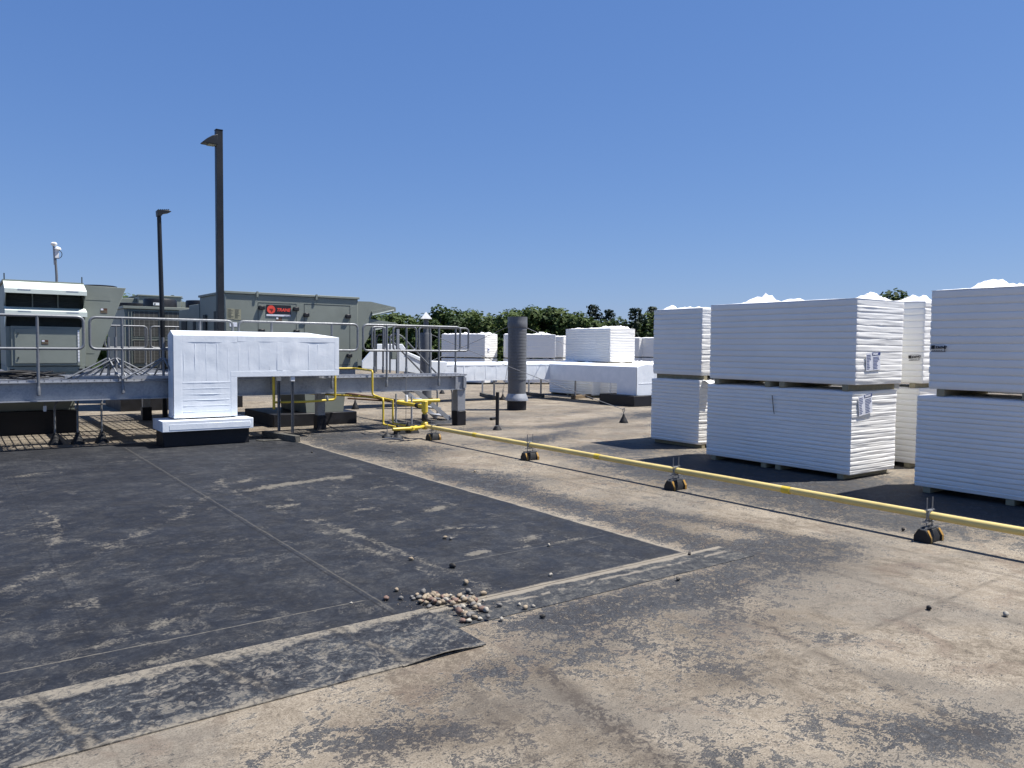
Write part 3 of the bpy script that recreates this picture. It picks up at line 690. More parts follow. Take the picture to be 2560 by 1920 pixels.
# ---- far bundles
def face_bundle(pl, pc, pr, dist, zb, label, seed, h=1.13, ly=2.44, lx=1.22, axis=True, film=.05, rz=None, **k):
    """near vertical edge seen at column pc; left face runs back-left, right face back-right"""
    d = ray(pc, 900); d.z = 0; d.normalize(); P = d*dist
    return bundle(P.x, P.y, zb, label, lx=lx, ly=ly, h=h, seed=seed, rz=rz or 0, res=.12, per=4, film=film, group=GB, **k)
FA = (1.8, .8, 1, 1.0)
def turn(deg): return R_(deg)
far = [
 # column of near edge, distance, base z, rotation, label
 (1212, 36.0, 0, 4, 'far lower bundle under the label bearing one, behind the long white duct', 31, 1.22, 2.44),
 (1212, 36.0, 1.20, 4, 'far upper bundle with a small label on its bright end, left of the exhaust stack', 32, 1.22, 2.44),
]
def far_solve(pl, pc, pr, dist, lx=1.22, ly=2.44):
    best = None; d = ray(pc, 900); d.z = 0; d.normalize(); P = d*dist
    def col(q): v = q-O3; return 1280+FPX*v.dot(CR)/v.dot(_f)
    for a in range(-60, 61):
        t = R_(a); A = P+Vector((-math.sin(t), math.cos(t), 0))*ly; B = P+Vector((math.cos(t), math.sin(t), 0))*lx
        e = (0 if pl is None else abs(col(Vector((A.x, A.y, CAMH)))-pl)) + (0 if pr is None else abs(col(Vector((B.x, B.y, CAMH)))-pr))
        if best is None or e < best[0]: best = (e, t)
    return P, best[1]
def fb(pl, pc, pr, dist, zb, label, seed, h=1.13, lx=1.22, ly=2.44, film=.05, peaks=(), rz=None):
    P, t = far_solve(pl, pc, pr, dist, lx, ly)
    if rz is not None: t = R_(rz)
    return bundle(P.x, P.y, zb, label, lx=lx, ly=ly, h=h, seed=seed, rz=t, res=.1, per=4, film=film, peaks=peaks, group=GB, amp=FA)
fb(1103, 1212, 1258, 36.2, 0, 'far lower bundle left of the exhaust stack, mostly hidden by the long white duct', 31, film=.01)
A_up = fb(1103, 1212, 1258, 36.2, 1.20, 'far upper bundle with a grey side and bright end, left of the exhaust stack', 32, h=1.08, peaks=((.7, .4, .10, .5), (.3, 1.3, .05, .6)))
m_ = MB(); m_.box(.22, .42, -.02, -.012, .35, .55); ORG[A_up.name] = Vector((0, 0, 0)); m_.build('shipping_label', 'paper', A_up)
m_ = MB(); m_.box(.27, .37, -.0235, -.0205, .40, .48); m_.build('label_print', 'ink_blue', A_up)
fb(None, 1262, 1392, 36.8, 0, 'far lower bundle standing behind the exhaust stack under the heavily wrinkled one', 33, lx=2.44, ly=1.22, film=.01, rz=-32)
fb(None, 1262, 1392, 36.8, 1.20, 'far upper bundle with strongly wrinkled bright side, just right of the exhaust stack', 34, h=1.10, lx=2.44, ly=1.22, rz=-32, peaks=((1.8, .4, .12, .5),))
fb(1392, 1408, 1414, 39.0, 0, 'far lower bundle behind the wrinkled one, only a sliver showing', 35, film=.01, rz=20, lx=1.22, ly=1.22)
fb(1392, 1408, 1414, 39.0, 1.20, 'slim grey far upper bundle between the wrinkled bundle and the big round cornered one', 36, h=1.05, rz=20, lx=1.22, ly=1.22)
fb(1414, 1525, 1579, 27.3, 0, 'hidden lower bundle under the big bright far bundle', 37, film=.03)
fb(1414, 1525, 1579, 27.3, 1.20, 'biggest far upper bundle, ribbed blue grey side, right of the wrinkled one', 38, h=1.18, film=.04, peaks=((.5, .5, .07, .6), (1.0, .3, .08, .4)))
fb(1381, 1482, None, 27.4, 0, 'lower bundle seen through the gap under the angled duct, with a bright crumpled end', 39, film=.05, rz=0, peaks=((.5, 1.6, .07, .7),))
fb(1507, 1628, None, 26.0, 0, 'lower grey sided bundle directly behind the curb of the angled duct', 40, film=.03, rz=0)
fb(None, 1600, 1690, 29.0, 0, 'lower bundle whose bright top shows over the angled duct, next to the narrow stack', 41, film=.06, rz=0, peaks=((.3, .6, .05, .6),))
for i, (pl, pc, pr, d_) in enumerate(((1560, 1597, 1603, 47.0), (1603, 1680, None, 46.0))):
    fb(pl, pc, pr, d_, 0, ['lowest level of the distant stack just right of the big far bundle', 'lowest level of the distant stack next to the narrow ended near stack'][i], 43+i, film=.01, rz=8)
    fb(pl, pc, pr, d_, 1.20, ['small distant upper bundle with a bright strip, right of the big far bundle', 'small distant upper bundle cut off by the near narrow ended stack'][i], 45+i, h=1.12, rz=8)

# ================================================================== GAS PIPE AND SUPPORTS
PXX = 7.25; PZ = .235
def pipe_support():
    t = thing('pipe_support', (0, 0, 0), 'x', 'pipe support', 'rubber pipe supports along the yellow gas pipe')
    def prof(x, k=1.0, e=0):
        return [(x, -.075*k, 0), (x, -.075*k, .05), (x, -.035*k, .115+e), (x, .035*k, .115+e), (x, .075*k, .05), (x, .075*k, 0)]
    b_ = MB(); b_.prism(prof(-.13), (.05, 0, 0)); b_.prism(prof(.08), (.05, 0, 0)); b_.prism(prof(-.08, .86, -.004), (.16, 0, 0)); b_.build('rubber_block', 'black', t, .004)
    for s_ in (-.105, .105):
        for sy in (-1, 1):
            m = MB(); e = .002
            m.prism([(s_-.016, sy*(.075+e), .004), (s_+.016, sy*(.075+e), .004), (s_+.016, sy*(.075+e), .051), (s_-.016, sy*(.075+e), .051)], (0, sy*.002, 0))
            m.prism([(s_-.016, sy*(.075+e), .051), (s_+.016, sy*(.075+e), .051), (s_+.016, sy*(.037+e), .113), (s_-.016, sy*(.037+e), .113)], (0, sy*.002, .002))
            m.build('reflective_strip', 'orange', t)
    c = MB(); c.box(-.12, .12, -.02, .02, .116, .119); c.box(-.12, .12, -.022, -.018, .119, .136); c.box(-.12, .12, .018, .022, .119, .136); c.build('strut_channel', 'rail', t)
    for s_ in (-.052, .052):
        r = MB(); r.tube([(s_, 0, .12), (s_, 0, .40)], .0055, 8); r.build('threaded_rod', 'rail', t)
        r = MB(); r.lathe((s_, 0, .132), [(.012, 0), (.012, .01)], 6); r.lathe((s_, 0, .19), [(.012, 0), (.012, .01)], 6); r.lathe((s_, 0, .285), [(.012, 0), (.012, .01)], 6); r.build('nut', 'rail', t)
    c = MB(); c.box(-.085, .085, -.02, .02, .176, .184); c.box(-.07, .07, -.015, .015, .284, .289)
    pts = [(math.cos(a)*.048, -.012, .235+math.sin(a)*.048) for a in np.linspace(0, 2*math.pi, 17)]
    c.tube(pts, .007, 6); c.build('pipe_clamp', 'rail', t)
    return t
SUPL = ['pipe support farthest away, right beside the gas riser', 'second pipe support from the riser, on bare dusty membrane', 'third pipe support, in front of the shadow of the middle stack', 'nearest pipe support, at the right with white pebbles at its foot']
ps = pipe_support()
for i, y in enumerate((12.45, 9.45, 6.47, 3.40)):
    if i == 0: ps.location = (PXX+.02, y, 0); ps['label'] = SUPL[0]
    else: copy_thing(ps, (PXX, y, 0), SUPL[i], rz=(-.02, .03, 0.0)[i-1])
def jitter_pipe(p, q, n, a): 
    p = Vector(p); q = Vector(q); return [p.lerp(q, i/n)+Vector((a*math.sin(i*1.7), 0, a*.7*math.cos(i*2.3))) for i in range(n+1)]
gp = thing('gas_pipe', (PXX, 12.6, 0), 'long yellow gas pipe running across the roof on black rubber supports', 'pipe')
g = MB(); g.tube(jitter_pipe((PXX, 12.75, PZ), (PXX+.02, -4, PZ), 12, .004), .037, 18); g.build('long_run', 'yellow_old', gp)
g = MB()
for y in (7.9, 4.9, 11.0): g.tube([(PXX, y-.05, PZ), (PXX, y+.05, PZ)], .040, 18)
g.build('weld_collar', 'yellow', gp)
rz0 = Py(1078, 1016, 12.75).z
RX = PXX
g = MB(); g.tube([(RX, 12.75, PZ-.02), (RX, 12.75, rz0+.12)], .042, 16)
g.lathe((RX, 12.75, PZ-.06), [(.05, 0), (.066, .02), (.066, .12), (.05, .14)], 16); g.lathe((RX, 12.75, rz0-.11), [(.05, 0), (.062, .01), (.062, .21), (.05, .22)], 16)
g.build('riser', 'yellow', gp)
g = MB(); g.lathe((RX, 12.75, PZ+.10), [(.054, 0), (.058, .01), (.058, .12), (.052, .13)], 16); g.build('black_coupling', 'black', gp)
N0 = Vector((RX, 12.75, rz0)); N1 = Pz(988, 1005, rz0); N2 = Pz(1098, 1001, rz0)
g = MB(); g.tube(smooth_path([N0, N1+Vector((.0, 0, 0)), N2], .1), .038, 14); g.build('upper_loop', 'yellow', gp)
g = MB(); e = N0.lerp(N1, .22); g.tube([e-(N1-N0).normalized()*.06, e+(N1-N0).normalized()*.06], .047, 14); g.build('black_coupling', 'black', gp)
g = MB(); a = Pz(1047, 1069, PZ); b_ = Pz(1027, 1071, PZ); c_ = Pz(982, 1073.5, PZ); g.tube(smooth_path([(RX, 12.75, PZ), a, b_, c_], .06), .030, 12)
g.build('manifold', 'yellow', gp)
for q in (Pz(1040, 1069, PZ), Pz(1030, 1070.5, PZ)):
    g = MB(); g.lathe(q-Vector((0, 0, .05)), [(.03, 0), (.052, .02), (.052, .07), (.02, .09)], 10); g.build('valve', 'yellow', gp)
g = MB(); q = Pz(1021, 1070, PZ); g.lathe(q-Vector((0, 0, .09)), [(.05, 0), (.06, .03), (.06, .12), (.03, .17), (.012, .21)], 12); g.build('black_valve', 'black', gp)
g = MB(); q = Pz(995, 1072, PZ); g.lathe(q-Vector((0, 0, .06)), [(.04, 0), (.045, .03), (.045, .09), (.02, .13)], 10); g.build('black_valve', 'black', gp)
Y1 = Pz(958, 1061, .2); Y2 = Pz(982, 1058, .2)
top1 = Py(931, 927, 14.25)
v1 = thing('branch_pipe', (Y1.x, Y1.y, 0), 'thin yellow gas branch dropping from the platform edge to the manifold, left of the pair', 'pipe')
pt = [Py(846, 930, 15.9), Py(885, 928, 15.9), top1, Py(931, 987, 14.25), Vector((Y1.x, Y1.y, Py(958, 997, Y1.y).z)), Y1, Pz(1000, 1070, .2)]
pt[0].z = pt[1].z = max(pt[1].z, 1.25); pt[2].z = pt[1].z
j = pt[4].copy(); jj = Vector((top1.x+.08, top1.y-.1, j.z+.015)); 
g = MB(); g.tube(smooth_path([pt[0], pt[1], pt[2], pt[3], jj, j, pt[5], pt[6]], .06), .021, 10); g.build('pipe_run', 'yellow', v1)
v2 = thing('branch_pipe', (Y2.x, Y2.y, 0), 'thin yellow gas branch rising just right of its twin in front of the steel beam', 'pipe')
zt = Py(982, 1000, Y2.y).z
g = MB(); g.tube(smooth_path([Vector((Y2.x-1.6, Y2.y+2.2, zt+.1)), Pz(948, 994, zt+.02), Pz(979, 1000, zt), Vector((Y2.x, Y2.y, zt)), Y2, Pz(1020, 1065, .2)], .06), .020, 10); g.build('pipe_run', 'yellow', v2)
v3 = thing('branch_pipe', (6.07, 14.3, .7), 'yellow gas branch hanging under the white duct arm in front of the beam', 'pipe')
a0 = Py(838, 936, 14.3); 
g = MB(); g.tube(smooth_path([Py(838, 936, 14.3), Py(838, 999, 14.3), Py(770, 1004, 14.3), Py(684, 1006, 14.3)], .06), .022, 10); g.build('pipe_run', 'yellow', v3)
g = MB(); g.tube([Py(684, 942, 14.3), Py(685, 1023, 14.3)], .026, 10); g.build('drop_leg', 'yellow', v3)
g = MB(); q = Py(818, 998, 14.3); g.lathe(q-Vector((0, 0, .03)), [(.02, 0), (.03, .01), (.03, .06), (.008, .10)], 8); g.build('hanger', 'rail', v3)
br = thing('brown_gas_pipe', (7, 15.2, .6), 'brown primed gas pipe running in the shade under the platform', 'pipe')
g = MB(); g.tube([Pz(865, 984, .5), Pz(1046, 1009, .5)], .034, 10); g.tube([Pz(870, 996, .45), Pz(975, 1003, .45)], .02, 10); g.build('pipe_run', 'brown_pipe', br)
g = MB(); g.tube([Pz(1030, 1000, .52), Pz(1075, 1007, .52)], .034, 10); g.build('yellow_end', 'yellow', br)
# low valve stand in front of manifold
vs = thing('valve_stand', Pz(985, 1098), 'small strut stand on two black feet under the end of the gas manifold', 'pipe stand')
for px, py in ((968, 1094), (995, 1097)):
    q = Pz(px, py); m = MB(); m.lathe(q, [(.10, 0), (.095, .03), (.05, .07), (.02, .09)], 12); m.build('rubber_foot', 'black', vs)
    m = MB(); m.tube([q+Vector((0, 0, .05)), q+Vector((0, 0, .26))], .008, 6); m.build('rod', 'rail', vs)
q = Pz(985, 1098); m = MB(); m.bar(Pz(962, 1094, .22), Pz(1003, 1098, .22), .03, .02); m.bar(Pz(955, 1098, .01), Pz(1010, 1099, .01), .03, .01); m.build('strut', 'rail', vs)
bx = Pz(1018, 1084)
rb = thing('low_pipe_stand', bx, 'wide black rubber base under the gas manifold', 'pipe support')
m = MB(); m.prism([bx+Vector(p) for p in ((-.26, -.05, 0), (.26, -.05, 0), (.19, .0, .17), (-.19, .0, .17))], (0, .16, 0)); m.build('rubber_block', 'black', rb, .006)

# ================================================================== STEEL PLATFORM
pf = thing('steel_platform', (4, 14.6, 0), 'raised galvanised steel platform with a deep front beam in front of the rooftop units', 'platform')
def ibeam(mb, p, q, h=.30, w_=.15, tf=.012, tw=.01):
    p = Vector(p); q = Vector(q); up = Vector((0, 0, 1))
    mb.bar(p-up*(h-tf)/2, q-up*(h-tf)/2, w_, tf); mb.bar(p+up*(h-tf)/2, q+up*(h-tf)/2, w_, tf); mb.bar(p, q, tw, h-2*tf-.001)
DZ = 1.115
b_ = MB()
# front channel: web facing viewer, flanges
b_.box(-6, 9.26, 14.52, 14.53, .815, 1.10); b_.box(-6, 9.26, 14.44, 14.60, .80, .8145); b_.box(-6, 9.26, 14.44, 14.60, 1.1005, 1.113)
b_.build('front_beam', 'galv', pf)
b_ = MB(); ibeam(b_, (-6, 15.25, .95), (9.26, 15.25, .95), .28); b_.build('rear_beam', 'galv', pf)
for x in [-1.05, -.05, .95, 1.95, 2.95, 3.95, 5.2, 6.4, 7.6, 8.6]:
    yb = 20.7 if x < 4.2 else 15.18
    b_ = MB(); ibeam(b_, (x, 14.62, .96), (x, yb, .96), .22, .13); b_.build('cross_beam', 'galv', pf)
for y in (17.0, 19.0, 20.8):
    b_ = MB(); ibeam(b_, (-6, y, .97), (4.2, y, .97), .18, .12); b_.build('joist', 'galv', pf)
def grating(x0, x1, y0, y1, holes=()):
    g_ = MB(); z1 = DZ+.03; z0 = DZ
    def spans(lo, hi, cut):
        segs = [(lo, hi)]
        for (a, b) in cut:
            ns = []
            for (s_, e_) in segs:
                if b <= s_ or a >= e_: ns.append((s_, e_)); continue
                if a > s_: ns.append((s_, a))
                if b < e_: ns.append((b, e_))
            segs = ns
        return segs
    y = y0
    while y < y1:
        for a, b in spans(x0, x1, [(h[0], h[1]) for h in holes if h[2] < y < h[3]]): g_.box(a, b, y, y+.0035, z0, z1)
        y += .034
    x = x0
    while x < x1:
        for a, b in spans(y0, y1, [(h[2], h[3]) for h in holes if h[0] < x < h[1]]): g_.box(x, x+.011, a, b, z0+.002, z1-.002)
        x += .12
    y = y0+.25
    while y < y1:
        for a, b in spans(x0, x1, [(h[0], h[1]) for h in holes if h[2] < y < h[3]]): g_.box(a, b, y, y+.035, z0-.045, z0-.001)
        y += .5
    return g_
o = grating(-6, 9.3, 14.46, 15.3).build('walkway_grating', 'grate', pf)
o = grating(-6, 4.25, 15.32, 20.9, holes=((.95, 2.1, 17.1, 18.6),)).build('back_grating', 'grate', pf)
c = MB(); c.box(9.06, 9.27, 14.47, 14.68, .32, 1.09); c.build('column', 'galv', pf, .01)
c = MB(); c.box(9.05, 9.28, 14.46, 14.69, 0, .32); c.build('column_base_wrap', 'curb', pf, .008)
c = MB(); c.box(9.19, 9.262, 14.425, 14.462, .84, 1.07); c.box(8.98, 9.04, 14.425, 14.44, .82, 1.09); c.build('end_plate', 'galv', pf)
c = MB(); c.box(9.0, 9.45, 14.9, 15.3, 1.146, 1.152); c.build('end_tread', 'grate', pf)
for (x, y) in ((.35, 15.3), (3.6, 15.3), (3.6, 19.2), (.35, 19.2), (6.2, 15.3), (-2.6, 15.3), (-2.6, 19.2)):
    c = MB(); c.box(x-.08, x+.08, y-.08, y+.08, .3, .86); c.build('column', 'galv', pf)
    c = MB(); c.box(x-.10, x+.10, y-.10, y+.10, 0, .3); c.build('column_base_wrap', 'curb', pf)
c = MB()
for x in (7.75, 4.2, 1.6, 8.9): c.lathe((x, 14.505, 1.085), [(.012, 0), (.012, .02)], 6); c.bar((x, 14.43, 1.085), (x, 14.515, 1.085), .02, .02)
c.build('bolt', 'rail', pf)
sh = MB(); sh.box(2.05, 3.3, 15.32, 15.75, 1.146, 1.20); sh.box(3.32, 4.0, 15.32, 15.8, 1.146, 1.21); sh.build('ramp_plate', 'grate', pf)

GR = 'galvanised guardrail sections round the platform'
def guardrail(x0, x1, y, posts, label, ztop=2.18, zmid=1.655, zb=.90, side=-1, r=.0225, ends=(True, True)):
    t = thing('guardrail', ((x0+x1)/2, y, zb), label, 'guardrail', GR)
    loop = [(x0, y, ztop), (x1, y, ztop), (x1, y, zmid), (x0, y, zmid), (x0, y, ztop)]
    mid = Vector(((x0+x1)/2, y, ztop))
    m = MB(); m.tube(smooth_path([mid]+loop[1:4]+[loop[4]]+[mid], .10, 5), r, 12, cap=False); m.build('rail_loop', 'rail', t)
    for px in posts:
        m = MB(); m.tube([(px, y, zb+.12), (px, y, ztop)], r, 12); m.lathe((px, y, zb), [(r*.9, 0), (r*1.28, .01), (r*1.28, .13), (r, .15)], 12); m.build('post', 'rail', t)
    return t
guardrail(-.75, 1.77, 14.41, (-.2, 1.12), 'guardrail section at the left edge in front of the hooded unit')
guardrail(1.86, 4.17, 14.41, (2.34, 3.60), 'guardrail section between the hooded unit and the tall white duct')
guardrail(4.28, 6.64, 14.41, (4.89, 6.09), 'guardrail section rising behind the white duct arm, in front of the long unit')
guardrail(6.76, 9.08, 14.41, (7.29, 8.54), 'rightmost front guardrail section, next to the platform corner column')
def rail_py(pxa, pxb, y, posts, label, zb=DZ+.02, zt=2.18, zm=1.655):
    return guardrail(Py(pxa, 850, y).x, Py(pxb, 850, y).x, y, [Py(p, 850, y).x for p in posts], label, zt, zm, zb)
rail_py(1047, 1171, 15.24, (1075, 1139), 'rear guardrail section at the right end, its rounded end past the corner column')
rail_py(983, 1041, 15.24, (1016,), 'short middle section of the rear guardrail, left of the right end section')
rail_py(930, 962, 16.0, (936, 958), 'small rear guardrail piece beside the slanted duct, left of the stair rails')
rail_py(262, 368, 20.6, (290, 322, 364), 'guardrail behind the tripod braces, in front of the coil panels')
rail_py(376, 470, 20.6, (377, 400, 440), 'back guardrail partly hidden by the tall white duct')
# leaning handrails of the stair beyond the platform
stair = thing('roof_stair', Pz(1075, 1036), 'steep galvanised stair with slanted handrails going down behind the platform', 'stair')
a1 = Py(972, 868, 15.9); a2 = Py(1100, 935, 15.9)
hr = MB()
for dy in (0.35, 1.05):
    T0 = Vector((8.0, 15.3+dy, 2.0)); 
    hr.tube(smooth_path([(8.0, 15.3+dy, 1.15), (8.0, 15.3+dy, 2.02), (8.25, 15.3+dy, 2.02), (9.65, 15.3+dy, .72), (9.65, 15.3+dy, .02)], .12, 5), .021, 10)
hr.build('handrail', 'rail', stair)
for dy in (.38, 1.02):
    m = MB(); m.bar((8.25, 15.3+dy, 1.06), (9.62, 15.3+dy, .0), .02, .10); m.build('stringer', 'galv', stair)
m = MB()
for k in range(5): m.box(8.38+.26*k, 8.60+.26*k, 15.70, 16.30, .88-.2*k, .91-.2*k)
m.build('treads', 'grate', stair)
post = thing('strut_post', Py(995, 930, 15.6), 'dark square steel post with a small grey switch box behind the front guardrail', 'post')
q = Py(994, 860, 15.6); m = MB(); m.box(q.x-.03, q.x+.03, 15.57, 15.63, DZ+.02, 2.14); m.build('post', 'galv', post)
q = Py(983, 887, 15.55); m = MB(); m.box(q.x-.07, q.x+.05, 15.48, 15.56, q.z-.1, q.z+.12); m.build('switch_box', 'unit', post, .01)

# tripod braces standing on the platform
def tripod(px, label):
    c = Pz(px, 946, DZ+.035); t = thing('rail_brace', c, label, 'brace', 'braced rail stands on the platform')
    top = Vector((c.x, c.y, Py(px, 894, c.y).z))
    m = MB(); m.tube([c, (c.x, c.y, top.z+.35)], .022, 10); m.build('upright', 'rail', t)
    for s_ in (-1, 1):
        for k in (0, .22):
            m = MB(); m.tube([top-Vector((0, 0, k*.12)), (c.x+s_*(.62-k), c.y+.06*s_+k*.3, DZ+.05)], .015, 8); m.build('diagonal', 'rail', t)
    m = MB(); m.tube([top, (c.x+.12, c.y-.28, DZ+.05)], .015, 8); m.tube([top, (c.x-.1, c.y+.32, DZ+.05)], .015, 8); m.build('short_leg', 'rail', t)
    m = MB(); m.bar((c.x-.66, c.y-.02, DZ+.06), (c.x+.66, c.y-.02, DZ+.06), .05, .05); m.build('base_bar', 'galv', t)
tripod(272, 'braced rail stand with four slanted tubes, between the hooded unit and the coil unit')
tripod(290, 'second braced rail stand, a step right of the first one')
tripod(409, 'braced rail stand half hidden by the tall white duct')

# coil of black cable on the platform by the left unit
cc = thing('cable_coil', Pz(20, 948, DZ+.03), 'tangled coil of black cable lying on the platform at the left edge', 'cable')
m = MB(); c = Pz(20, 947, DZ+.05); rr = random.Random(2)
for k in range(9):
    r = .30+.22*rr.random(); pts = []
    ex, ey = rr.uniform(-.12, .2), rr.uniform(-.05, .1)
    for i in range(30):
        a = 2*math.pi*i/29; pts.append((c.x+ex+r*1.25*math.cos(a), c.y+.25+ey+r*.9*math.sin(a), c.z+.02*k/2+.03*abs(math.sin(a*2+k))))
    m.tube(pts, .013, 6, cap=False)
m.build('loops', 'black', cc)

# ================================================================== ROOFTOP UNITS
def panel_lines(u, mbs, mat='unit_dark', name='panel_seam'):
    return mbs.build(name, mat, u)
# ---- long unit with red sign
U1 = thing('rooftop_unit', (6, 17.2, 1.2), 'long grey green rooftop unit with a red and black sign and dark door handles', 'rooftop unit')
UY = 16.2; X0, X1, ZT = 4.55, 7.47, 2.80
b_ = MB(); b_.box(X0, X1, UY, UY+2.0, 1.22, ZT); b_.build('cabinet', 'unit', U1, .008)
b_ = MB(); b_.box(X0-.03, X1+.03, UY-.03, UY+2.03, ZT+.001, ZT+.05); b_.build('roof_cap', 'unit', U1, .006)
b_ = MB(); b_.box(X0+.05, X1-.05, UY+.03, UY+1.9, 1.10, 1.218); b_.build('base_rail', 'galv', U1)
b_ = MB(); b_.box(X0-.02, X0+2.2, UY+2.003, UY+2.9, 1.22, 2.66); b_.build('rear_section', 'unit', U1, .008)
b_ = MB(); b_.box(X0-.02, X0+2.2, UY+2.903, UY+3.9, 1.22, 2.58); b_.build('coil_section', 'unit', U1, .008)
for y0, y1, z0, z1 in ((UY+.55, UY+.75, 1.9, 2.45), (UY+1.4, UY+1.62, 1.6, 2.4), (UY+2.3, UY+2.5, 1.7, 2.3), (UY+3.1, UY+3.6, 1.5, 2.3)):
    b_ = MB(); b_.box(X0-.035, X0-.021, y0, y1, z0, z1); b_.build('vent_slot', 'unit_dark', U1)
b_ = MB(); e = .004
def fr(x0, x1, z0, z1, w_=.008):
    for a in ((x0, x1, z1-w_, z1), (x0, x1, z0, z0+w_), (x0, x0+w_, z0+w_, z1-w_), (x1-w_, x1, z0+w_, z1-w_)): b_.box(a[0], a[1], UY-.0035, UY-.0015, a[2], a[3])
fr(5.21, 6.04, 1.32, 2.64); fr(6.21, 7.28, 1.32, 2.65); b_.build('door_seam', 'unit_dark', U1)
b_ = MB()
for x in (5.19, 6.48): b_.box(x-.02, x+.02, UY-.045, UY-.03, ZT-.05, ZT+.065)
for x in (5.19, 6.12, 6.50): b_.box(x-.003, x+.003, UY-.003, UY-.0015, 2.66, ZT)
b_.build('cap_clip', 'unit', U1)
for x, z in ((5.28, 2.53), (6.02, 2.53), (5.28, 2.04), (6.03, 2.04), (6.25, 2.41), (7.22, 2.41), (7.25, 1.53), (6.26, 1.55), (5.29, 1.5), (6.03, 1.5)):
    b_ = MB(); b_.box(x-.063, x+.063, UY-.06, UY-.001, z-.042, z+.042); b_.build('door_handle', 'fan', U1, .012)
sg = MB(); sg.box(5.385, 5.915, UY-.012, UY-.004, 2.40, 2.60); sgo = sg.build('sign', 'black_panel', U1)
sg = MB(); sg.box(5.385, 5.915, UY-.012, UY-.004, 2.362, 2.399); sg.build('sign_strip', 'paper', U1)
d_ = MB()
dc = Vector((5.485, UY-.0135, 2.50)); pts = [dc+Vector((.088*math.cos(a), 0, .088*math.sin(a))) for a in np.linspace(0, 2*math.pi, 33)[:-1]]
d_.prism(pts, (0, -.002, 0)); d_.build('red_disc', 'ink_red', sgo)
d_ = MB(); dc = dc+Vector((0, -.003, 0)); ring = [(.062, .0, .9), (.045, .03, 1)]
d_.prism([dc+Vector(p) for p in ((-.035, 0, .020), (.035, 0, .020), (.040, 0, -.012), (.010, 0, -.055), (-.010, 0, -.020), (-.035, 0, -.004))], (0, -.001, 0)); d_.build('disc_emblem', 'ink_red_dark', sgo)
text_mesh('sign_lettering', 'TRANE', .092, 'ink_red', sgo, (5.60, UY-.0145, 2.468), (1, 0, 0), (0, 0, 1), .25, bold=.0035)
text_mesh('strip_lettering', 'www.trane.com', .026, 'ink_black', U1, (5.77, UY-.0145, 2.372), (1, 0, 0), (0, 0, 1), 0)
def sticker(u, x, y, z, w_=.13, h_=.10):
    s_ = MB(); s_.box(x, x+w_, y-.004, y-.002, z, z+h_); so = s_.build('warning_sticker', 'sticker_brown', u)
    s_ = MB(); s_.box(x+.005, x+.05, y-.006, y-.0045, z+h_*.6, z+h_*.95); s_.build('sticker_icon', 'paper', so)
    s_ = MB(); s_.box(x+.005, x+w_-.005, y-.006, y-.0045, z+h_*.42, z+h_*.5); s_.box(x+.005, x+w_-.005, y-.006, y-.0045, z+h_*.14, z+h_*.2); s_.build('sticker_stripe', 'sticker_cream', so)
sticker(U1, 5.59, UY, 2.24)
s_ = MB(); s_.box(4.585, 4.72, UY-.004, UY-.002, 2.27, 2.49); s_.box(4.722, 4.86, UY-.004, UY-.002, 2.26, 2.48); so = s_.build('notice', 'sticker_cream', U1)
s_ = MB(); rr = random.Random(8)
for k in range(2):
    for q in range(8):
        z = 2.465-q*.024; s_.box(4.60+.137*k, 4.60+.137*k+.05+.055*rr.random(), UY-.006, UY-.0045, z, z+.008)
s_.build('notice_print', 'unit_dark', so)
s_ = MB(); s_.box(4.63, 4.78, UY-.004, UY-.002, 2.12, 2.21); s_.build('notice', 'paper', U1)
# economiser hoods on the right end
hp = [Py(*p_, UY) for p_ in ((895, 753), (928, 754), (990, 768.5), (991, 779), (931, 789), (927, 797), (994, 808), (995, 816), (932, 828), (906, 870), (905, 915), (895, 915))]
hp = [Vector((max(v.x, X1+.001), UY+.02, v.z)) for v in hp]
hb = MB(); hb.prism(hp, (0, .02, 0)); hb.build('hood_side', 'unit', U1)
hb = MB(); hb.prism([v+Vector((0, 1.7, 0)) for v in hp], (0, .02, 0)); hb.build('hood_side', 'unit', U1)
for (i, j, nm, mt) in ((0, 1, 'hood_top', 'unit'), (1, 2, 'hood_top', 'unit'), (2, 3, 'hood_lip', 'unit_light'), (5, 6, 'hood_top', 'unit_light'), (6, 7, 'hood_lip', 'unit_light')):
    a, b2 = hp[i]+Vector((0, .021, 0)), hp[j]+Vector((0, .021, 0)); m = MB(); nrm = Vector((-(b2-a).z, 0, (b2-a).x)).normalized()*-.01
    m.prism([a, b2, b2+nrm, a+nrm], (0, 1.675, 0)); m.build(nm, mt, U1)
for (a, b2) in (((930, 783), (984, 771)), ((930, 821), (988, 810))):
    A_, B_ = Py(a[0], a[1], UY), Py(b2[0], b2[1], UY)
    m = MB(); m.bar((A_.x, UY+.0, A_.z), (B_.x, UY+.0, B_.z), .03, .085); fo = m.build('filter_rail', 'unit', U1)
    m = MB(); m.bar((A_.x, UY-.018, A_.z-.038), (B_.x, UY-.018, B_.z-.038), .005, .024); m.build('filter_flange', 'unit_light', fo)
b_ = MB(); b_.box(X1+.003, X1+.10, UY+.3, UY+1.7, 1.22, 2.3); b_.build('louvre', 'unit_dark', U1)
# supply plenum and curb
pl = MB(); q0, q1 = Py(806, 1027, 16.25), Py(863, 1027, 16.25); t0, t1 = Py(800, 960, 16.25), Py(869, 960, 16.25)
pl.prism([(6.28, 16.26, .27), (7.14, 16.26, .27), (7.24, 16.26, 1.10), (6.2, 16.26, 1.10)], (0, 1.6, 0)); pl.build('plenum', 'unit', U1)
cb = MB(); cb.box(5.5, 7.40, 16.1, 18.1, 0, .27); cb.build('curb', 'curb', U1, .01)

